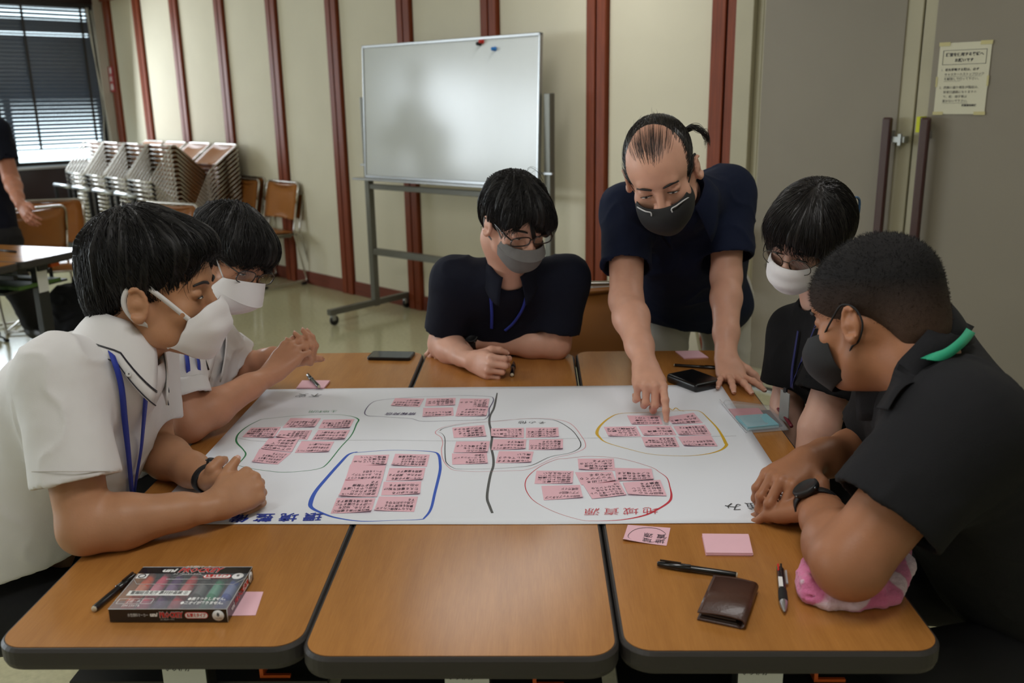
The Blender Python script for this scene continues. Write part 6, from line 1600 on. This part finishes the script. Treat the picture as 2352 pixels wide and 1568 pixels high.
    def rp(n, r): return np.array([F(r.normal(0, .017), .072-.03*r.rand(), .064+.030*r.rand()) for _ in range(n)])
    strands(Hs, F, rp, back, 150, .10, mat('hair_thin_brown', (52, 38, 32), .4), root, rad=.0004, lift=.0008, seed=5, jitter=.05, name='thin_top_hair')
    V = []; Fc = []; r = random.Random(9)
    for i in range(70):
        j = lambda s_=.006: r.uniform(-s_, s_)
        P = smooth_path([F(-.05+j(), -.085, .03+j()), F(-.072+j(), -.09+j(), .045+j()), F(-.092+j(.006), -.09+j(.01), .040+j(.006)), F(-.106+j(.007), -.088+j(.01), .018+j(.009)), F(-.104+j(.008), -.085+j(.01), -.004+j(.010))], 4)
        tube_geo(P, .0007, 4, False, [.0009*(1-k/len(P)*.8) for k in range(len(P))], V, Fc)
    o = meshobj('hair_tail', V, Fc, M_hd, root, True); o['kind'] = 'stuff'
    settle(root, (.53, 2.98, 0)); return root
# ================================================================== person with long hair, round glasses and white mask
def person_e():
    root = empty('person'); tag(root, 'person in black top with round glasses, white mask and long dark hair', 'person')
    sk = skin_mat('skin_e', (200, 158, 140))
    F = Fa(1806, 597, 1.93, (0, .106, .006), (-.62, -.63, -.46), (-.09, -.45, .86), .92)
    NB = V3(*atd(1890, 700, 2.06)); shR = V3(*atd(1826, 762, 2.17)); shL = V3(*atd(1945, 800, 1.93))
    elR = V3(*atd(1808, 930, 2.20)); wrR = V3(*atd(1800, 1085, 2.16)); elL = V3(*atd(1880, 985, 1.93)); wrL = V3(*atd(1862, 1160, 1.95))
    B = Sdf(); head(B, F, wide=.97)
    B.chain([F(0, -.03, -.02), F(0, -.045, -.085), NB], [.050, .046, .048], k=.03)
    mid = NB+V3(.09, .01, -.19); pel = V3(.93, 2.08, .55)
    B.chain([NB-V3(-.02, 0, .05), mid, pel], [.045, .075, .09], k=.04); B.cone(shR, NB-V3(-.02, 0, .05), .035, .035, .03); B.cone(shL, NB-V3(-.02, 0, .05), .035, .035, .03)
    arm(B, shR, elR, wrR, (.042, .037, .036, .024)); arm(B, shL, elL, wrL, (.044, .040, .038, .025))
    hand(B, wrR, V3(-.1, -.3, -.9), V3(-.8, 0, .3), 1, [(20, 30, 20)]*4, 2, None, .88); hand(B, wrL, V3(-.1, .3, -.9), V3(-.8, 0, .3), -1, [(20, 30, 20)]*4, 2, None, .88)
    B.mesh(.0036, 'body', sk, root); face_parts(F, root, wide=.97)
    S_ = Sdf(); torso(S_, NB, mid, pel, shR, shL, .055, .155, .12)
    add_sleeve(S_, shR, elR, .70, .062, .074); add_sleeve(S_, shL, elL, .60, .064, .084)
    S_.cone(NB+V3(0, -.01, 0), F(0, -.03, -.02), .048, .06, .012, 's'); S_.ell((.93, 2.08, .55), (.17, .18, .10), None, .05); S_.plane((0, 0, .50), (0, 0, -1), .004)
    S_.mesh(.0058, 'blouse', M_blackc, root, disp=folds(.008, 8, .0005, 21, (.3, .5, .7)))
    Sk = Sdf(); Sk.ell((.93, 2.08, .50), (.17, .19, .10), None, 0); Sk.cone((.90, 2.0, .48), (.56, 1.98, .48), .10, .085, .04); Sk.cone((.90, 2.17, .48), (.56, 2.17, .48), .10, .085, .04); Sk.cone((.56, 1.98, .48), (.58, 1.98, .12), .075, .055, .03); Sk.cone((.56, 2.17, .48), (.58, 2.17, .12), .075, .055, .03)
    Sk.mesh(.011, 'trousers', M_trous, root, disp=folds(.006, 9, 0, 5)); shoe(root, (.58, 1.98, .06), (-1, 0)); shoe(root, (.58, 2.17, .06), (-1, 0))
    M_ld = mat('lanyard_navy', (24, 30, 90), .6)
    a, pts, nr = surf_strap('lanyard', S_, [(1880, 745), (1862, 790), (1845, 830), (1830, 870), (1822, 890)], .008, M_ld, root, lift=.006, D0=1.6)
    surf_strap('lanyard', S_, [(1838, 760), (1830, 810), (1824, 850), (1821, 888)], .008, M_ld, root, lift=.006, D0=1.6)
    c = V3(*pts[-1])+V3(-.018, -.01, -.04); card = box('name_card', (-.02, -.0015, -.036), (.02, .0015, .036), mat('card_clear', (150, 152, 150), .25), root, bevel=.001, M=frame(nrm((.55, -.8, 0)), nrm((.8, .55, 0)), (0, 0, 1), c) @ Matrix.Rotation(-.35, 4, 'Z'))
    box('card_clip', (-.004, -.003, .034), (.004, .003, .046), M_blackm, card, M=frame(nrm((.55, -.8, 0)), nrm((.8, .55, 0)), (0, 0, 1), c))
    mk, cn = mask_shell(F, root, M_mask, [(-.012, 0, .116, .052, .056, .004), (-.036, 0, .128, .050, .062, .0), (-.062, 0, .128, .048, .062, .0), (-.088, 0, .116, .046, .057, -.008), (-.110, 0, .092, .042, .046, -.028)], 'face_mask', pleats=2.5)
    for q in (-1, 1): ear_loop(F, root, mk, cn, q, M_maskloop, .0018)
    glasses(F, root, mat('spectacle_frame_gunmetal', (80, 76, 70), .3, metal=.8), M_glass, .026, .0225, 2.05, .0010, y=.107, zoff=-.004)
    H = Sdf(); R = F.R
    M_he = mat('hair_soft_black', (24, 20, 19), .42, spec=.4, var=.3, vscale=60)
    H.ell(F(0, -.014, .046), np.array([.084, .104, .080]), R, 0); H.ell(F(0, .050, .048), np.array([.070, .050, .050]), R, .03); H.ell(F(0, -.072, -.01), np.array([.072, .05, .075]), R, .04)
    for q in (-1, 1): H.ell(F(q*.066, .026, -.004), np.array([.018, .036, .060]), R, .02)
    H.ell(F(0, .124, -.014), np.array([.060, .060, .060]), R, .010, 's'); H.ell(F(0, .095, -.06), np.array([.09, .068, .075]), R, .01, 's')
    H.ell(F(0, -.01, -.096), np.array([.06, .075, .06]), R, .01, 's')
    hairdo(H, F, root, 4200, .06, flow_from(F, (0, -.02, .15), .7, -.05), lambda L: (L[:, 2] > -.07) & ((L[:, 1] < .04) | (L[:, 2] > .05)), 15, disp=(.005, 0), m=M_he, rad=.0006, lift=.002, jitter=.2)
    V = []; Fc = []; r = random.Random(12)
    for i in range(46):
        x = -.06+.12*i/45+r.uniform(-.003, .003); P = smooth_path([F(x*.8, .082-abs(x)*.35, .075), F(x, .108-abs(x)*.55, .052), F(x*1.05, .108-abs(x)*.6, .028+.004*math.sin(i)), F(x*1.08, .100-abs(x)*.55, .016-abs(x)*.5)], 4)
        tube_geo(P, .001, 4, False, [.0011*(1-k/len(P)*.8) for k in range(len(P))], V, Fc)
    o = meshobj('fringe_hair', V, Fc, M_he, root, True); o['kind'] = 'stuff'
    M_clip = mat('hair_clip_blue', (70, 100, 135), .25, coat=.4)
    cl = tube('hair_clip', smooth_path([F(-.054, -.098, .050), F(-.058, -.116, .058), F(-.066, -.122, .044), F(-.070, -.112, .006), F(-.064, -.098, .004)], 5), .0028, M_clip, root, 8)
    tube('clip_bar', [F(-.054, -.099, .050), F(-.065, -.098, .006)], .004, M_clip, cl, 8)
    settle(root, (pel[0], pel[1], 0)); return root
# ================================================================== front right person, charcoal polo
def person_f():
    root = empty('person'); tag(root, 'front right person with cropped hair, charcoal polo and green strap, elbow on towel', 'person')
    sk = skin_mat('skin_f', (168, 114, 82))
    F = Fa(1957, 745, 1.42, (-.078, 0, -.006), (-.64, .68, -.36), (.10, .0, 1), .97)
    NB = V3(*atd(2112, 828, 1.50)); shL = V3(*atd(2200, 985, 1.34)); shR = V3(*atd(2085, 905, 1.74))
    elL = V3(*T(1950, 1292, TZ+.072)); wrL = V3(*atz(1876, 1160, TZ+.052)); elR = V3(*atz(1998, 1035, TZ+.05)); wrR = V3(*atz(1856, 1058, TZ+.085))
    B = Sdf(); head(B, F, wide=1.05, fat=.006)
    B.chain([F(0, -.035, -.02), F(0, -.055, -.09), NB], [.060, .056, .050], k=.025)
    B.ell(F(0, .02, -.075), (.055, .06, .045), F.R, .03)
    mid = NB+V3(.12, .0, -.22); pel = V3(.98, 1.50, .55)
    B.chain([NB-V3(-.02, 0, .05), mid, pel], [.06, .10, .11], k=.04); B.cone(shR, NB-V3(-.02, 0, .05), .045, .045, .03); B.cone(shL, NB-V3(-.02, 0, .05), .045, .045, .03)
    arm(B, shL, elL, wrL, (.058, .052, .052, .033), sq=((0, .2, 1), .85)); arm(B, shR, elR, wrR, (.058, .048, .046, .031))
    nails = []
    hand(B, wrL, V3(-.62, .60, -.30), V3(.1, -.1, 1), 1, [(30, 40, 25)]*4, 3, None, 1.02)
    hand(B, wrR, V3(-.72, -.62, -.10), V3(-.12, -.20, .97), -1, [(52, 48, 25), (46, 46, 22), (44, 44, 22), (44, 44, 25)], 5, [(.024, .022, -.006), (.050, .036, -.010), (.068, .050, -.026), (.074, .060, -.050), (0, -.6, 1)], 1.05, nails); nails = nails[-1:]
    B.mesh(.0031, 'body', sk, root, lo=V3(-1, .9, .5)); add_nails(nails, root); face_parts(F, root, wide=1.05)
    S_ = Sdf(); torso(S_, NB, mid, pel, shR, shL, .076, .22, .15, k=.08, belly=1.12)
    add_sleeve(S_, shL, elL, .66, .088, .088, k=.05); add_sleeve(S_, shR, elR, .75, .082, .080)
    S_.cone(NB+V3(-.006, 0, .01), F(0, -.03, -.02), .060, .074, .012, 's'); S_.plane((0, 0, .50), (0, 0, -1), .004)
    S_.mesh(.0058, 'polo_shirt', M_charc, root, disp=folds(.0075, 6.5, .0004, 31, (.4, .5, .5)))
    NF = Fr(NB+nrm(F(0, -.035, 0)-NB)*.042+V3(-.004, 0, 0), (-.90, .25, -.34), F(0, -.035, 0)-NB, 1); collar(NF, M_charc, root, .070, .100, .060, .066, .03, .4)
    U_ = Sdf(); U_.group(B, 0); U_.group(S_, 0)
    surf_strap('collar_leaf', U_, [(2196, 742), (2158, 786), (2112, 838), (2070, 892), (2036, 944)], .052, M_charc, root, lift=.008, D0=1.1)
    M_grn = mat('strap_green', (40, 165, 125), .6, bump=.3, bscale=900)
    surf_strap('neck_strap', U_, [(2132, 846), (2158, 818), (2188, 795), (2216, 778)], .015, M_grn, root, lift=.017, D0=1.1)
    seated_legs(root, [(pel[0], pel[1]-.11, .5), (pel[0], pel[1]+.1, .5)], [(.60, pel[1]-.17, .5), (.60, pel[1]+.13, .5)], [(.63, pel[1]-.17, .1), (.63, pel[1]+.13, .1)], fd=((-1, 0), (-1, 0)), pel=pel-V3(0, 0, .05))
    dw = nrm(wrL-elL); watch(wrL-dw*.006, dw, M_blackm, root, .0375, .022, V3(-.55, .1, .85), 'wristwatch', .0225)
    mk, cn = mask_shell(F, root, M_maskb, [(-.014, 0, .120, .060, .060, -.004), (-.04, 0, .140, .056, .066, -.002), (-.075, 0, .134, .050, .066, -.008), (-.114, 0, .100, .044, .050, -.025)], 'face_mask', wide=1.05)
    for q in (-1, 1): ear_loop(F, root, mk, cn, q, M_maskb, .0017, wide=1.05)
    H = Sdf(); R = F.R; s = 1.0
    H.ell(F(0, -.018, .048), np.array([.080, .099, .085])*s, R, 0); H.ell(F(0, .036, .047), np.array([.066, .060, .062])*s, R, .02); H.ell(F(0, -.068, -.018), np.array([.064, .046, .066])*s, R, .03)
    H.ell(F(0, .132, .0), np.array([.074, .052, .066])*s, R, .008, 's'); H.ell(F(0, .095, -.045), np.array([.11, .080, .078])*s, R, .01, 's')
    H.ell(F(0, -.008, -.078), np.array([.13, .060, .072])*s, R, .01, 's'); H.plane(F(0, -.1, -.065), R @ V3(0, -.1, -1), .01)
    M_hf = mat('hair_cropped', (25, 23, 22), .7, spec=.2, var=.3, vscale=200, bump=.5, bscale=900)
    def out(P): d = P-F(0, -.03, .0); d /= np.linalg.norm(d, axis=1)[:, None]; return d
    o = H.mesh(.0034, 'hair', M_hf, root, disp=lambda V, N: .0004*vnoise(V*300))
    nt = M_hf.node_tree; dp = nt.nodes.new('ShaderNodeVectorMath'); dp.operation = 'DOT_PRODUCT'; zz = F.R @ V3(0, -.25, 1); dp.inputs[1].default_value = tuple(zz); nt.links.new(nt.nodes['Texture Coordinate'].outputs['Object'], dp.inputs[0]); z0_ = float((F.o-V3(pel[0], pel[1], 0)) @ zz)
    mr = nt.nodes.new('ShaderNodeMapRange'); mr.inputs[1].default_value = z0_-.03; mr.inputs[2].default_value = z0_+.07; nt.links.new(dp.outputs['Value'], mr.inputs[0]); cr = nt.nodes.new('ShaderNodeValToRGB'); cr.color_ramp.elements[0].color = (*lin((78, 58, 46)), 1); cr.color_ramp.elements[1].color = (*lin((24, 22, 22)), 1); nt.links.new(mr.outputs[0], cr.inputs[0]); nt.links.new(cr.outputs[0], nt.nodes['Principled BSDF'].inputs['Base Color'])
    # short bristles standing off the scalp
    n = 9000; r = np.random.RandomState(3); nv = len(o.data.vertices); co = np.zeros(nv*3); o.data.vertices.foreach_get('co', co); co = co.reshape(-1, 3); no = np.zeros(nv*3); o.data.vertices.foreach_get('normal', no); no = no.reshape(-1, 3)
    L_ = (co-F.o) @ F.R; ok = np.nonzero(L_[:, 2] > -.03)[0]; ix = ok[r.randint(0, len(ok), n)]; P0 = co[ix]+r.randn(n, 3)*.0012; N0 = no[ix]+r.randn(n, 3)*.25+(F.R @ V3(0, .25, .1)); ln = .0016+.0026*np.clip((L_[ix, 2]+.02)/.1, 0, 1)
    P1 = P0+N0*ln[:, None]; A = np.cross(N0, (.3, .5, .8)); A /= np.linalg.norm(A, axis=1)[:, None]; Bv = np.cross(N0, A); Bv /= np.linalg.norm(Bv, axis=1)[:, None]
    V = np.stack([P0-N0*.001+A*.0005, P0-N0*.001-A*.00025+Bv*.00043, P0-N0*.001-A*.00025-Bv*.00043, P1], 1).reshape(-1, 3); b = np.arange(n)[:, None, None]*4
    tri = (b+np.array([[0, 1, 3], [1, 2, 3], [2, 0, 3]])[None]).reshape(-1, 3)
    q = fastmesh('hair_bristles', V, tri, M_hf, o); q['kind'] = 'stuff'
    settle(root, (pel[0], pel[1], 0)); return root
# ================================================================== person standing at the far left
def person_g():
    root = empty('person'); tag(root, 'dark-clothed person standing behind the far left table, cut by the frame edge', 'person')
    sk = skin_mat('skin_g', (190, 130, 105))
    foot = V3(*atz(88, 768, .05)); 
    hip = V3(*atd(-15, 540, 5.45)); NB = V3(*atd(-75, 190, 5.4)); sh = V3(*atd(-8, 300, 5.25)); el = V3(*atd(26, 412, 5.3)); wr = V3(*atd(46, 468, 5.15)); sh2 = V3(*atd(-150, 300, 5.6))
    F = Fr(NB+V3(.03, .0, .17), (.8, .1, -.5))
    B = Sdf(); head(B, F); B.chain([F(0, -.03, -.02), NB], [.056, .056], k=.03); B.chain([NB, (NB+hip)/2, hip], [.06, .09, .1], k=.05); B.cone(sh, NB, .045, .05, .03); B.cone(sh2, NB, .045, .05, .03)
    arm(B, sh, el, wr, (.052, .045, .045, .03)); el2 = sh2+V3(0, 0, -.28); arm(B, sh2, el2, el2+V3(.2, 0, -.1), (.05, .043, .043, .03))
    hand(B, wr, nrm(V3(*atd(60, 492, 5.12))-wr), V3(-.3, -.9, .1), -1, [(15, 25, 15)]*4, 5, None, 1.0)
    hand(B, el2+V3(.2, 0, -.1), V3(1, 0, -.2), V3(0, 0, 1), 1, [(15, 25, 15)]*4, 5, None, 1.0)
    B.mesh(.0055, 'body', sk, root)
    S_ = Sdf(); S_.cone(NB-V3(0, 0, .1), hip, .15, .14, .05); S_.cone(sh, sh2, .07, .07, .06); add_sleeve(S_, sh, el, .62, .07, .075); add_sleeve(S_, sh2, el2, .6, .07, .07); S_.cone(NB, F(0, -.03, 0), .055, .066, .01, 's'); S_.plane(hip-V3(0, 0, .05), (0, 0, -1))
    S_.mesh(.009, 'shirt', M_navy, root, disp=folds(.006, 9, 0, 4))
    Tr = Sdf(); Tr.ell(hip-V3(0, 0, .03), (.16, .15, .14), None, 0); kn = (hip*.45+foot*.55)+V3(0, 0, .03); Tr.cone(hip+V3(.03, -.05, -.05), kn, .105, .085, .04); Tr.cone(kn, foot+V3(-.03, .02, .08), .085, .07, .03)
    f2 = foot+V3(-.45, .1, 0); Tr.cone(hip+V3(-.08, .05, -.05), f2+V3(.05, 0, .45), .1, .08, .04); Tr.cone(f2+V3(.05, 0, .45), f2+V3(0, 0, .08), .08, .065, .03)
    Tr.mesh(.010, 'trousers', M_trous, root, disp=folds(.006, 9, 0, 5)); shoe(root, (foot[0]-.03, foot[1]+.02, .06), (.9, -.4)); shoe(root, (f2[0], f2[1], .06), (.9, -.4))
    H = Sdf(); H.ell(F(0, -.016, .055), (.088, .105, .09), F.R, 0); H.ell(F(0, .11, -.02), (.075, .07, .075), F.R, .01, 's'); H.ell(F(0, .02, -.075), (.13, .1, .07), F.R, .01, 's'); H.mesh(.006, 'hair', M_hair, root)
    settle(root, (hip[0], hip[1], 0))
def bag():
    s = Sdf(); c = V3(*atd(196, 728, 5.15)); c[2] = max(c[2], .22)
    s.rbox(c, (.16, .10, .19), .06, None, 0); s.ell(c+V3(.02, -.06, -.06), (.12, .07, .10), None, .04)
    o = s.mesh(.009, 'backpack', M_blackc, None, disp=folds(.012, 9, 0, 2)); tag(o, 'black backpack beside the far left chair, behind the front left person', 'bag')
    tube('carry_loop', smooth_path([c+V3(-.04, 0, .185), c+V3(-.03, 0, .23), c+V3(.03, 0, .23), c+V3(.04, 0, .185)], 5), .009, M_blackc, o, 6)
bag()
for fn in (person_b, person_c, person_d, person_e, person_f, person_g): fn()
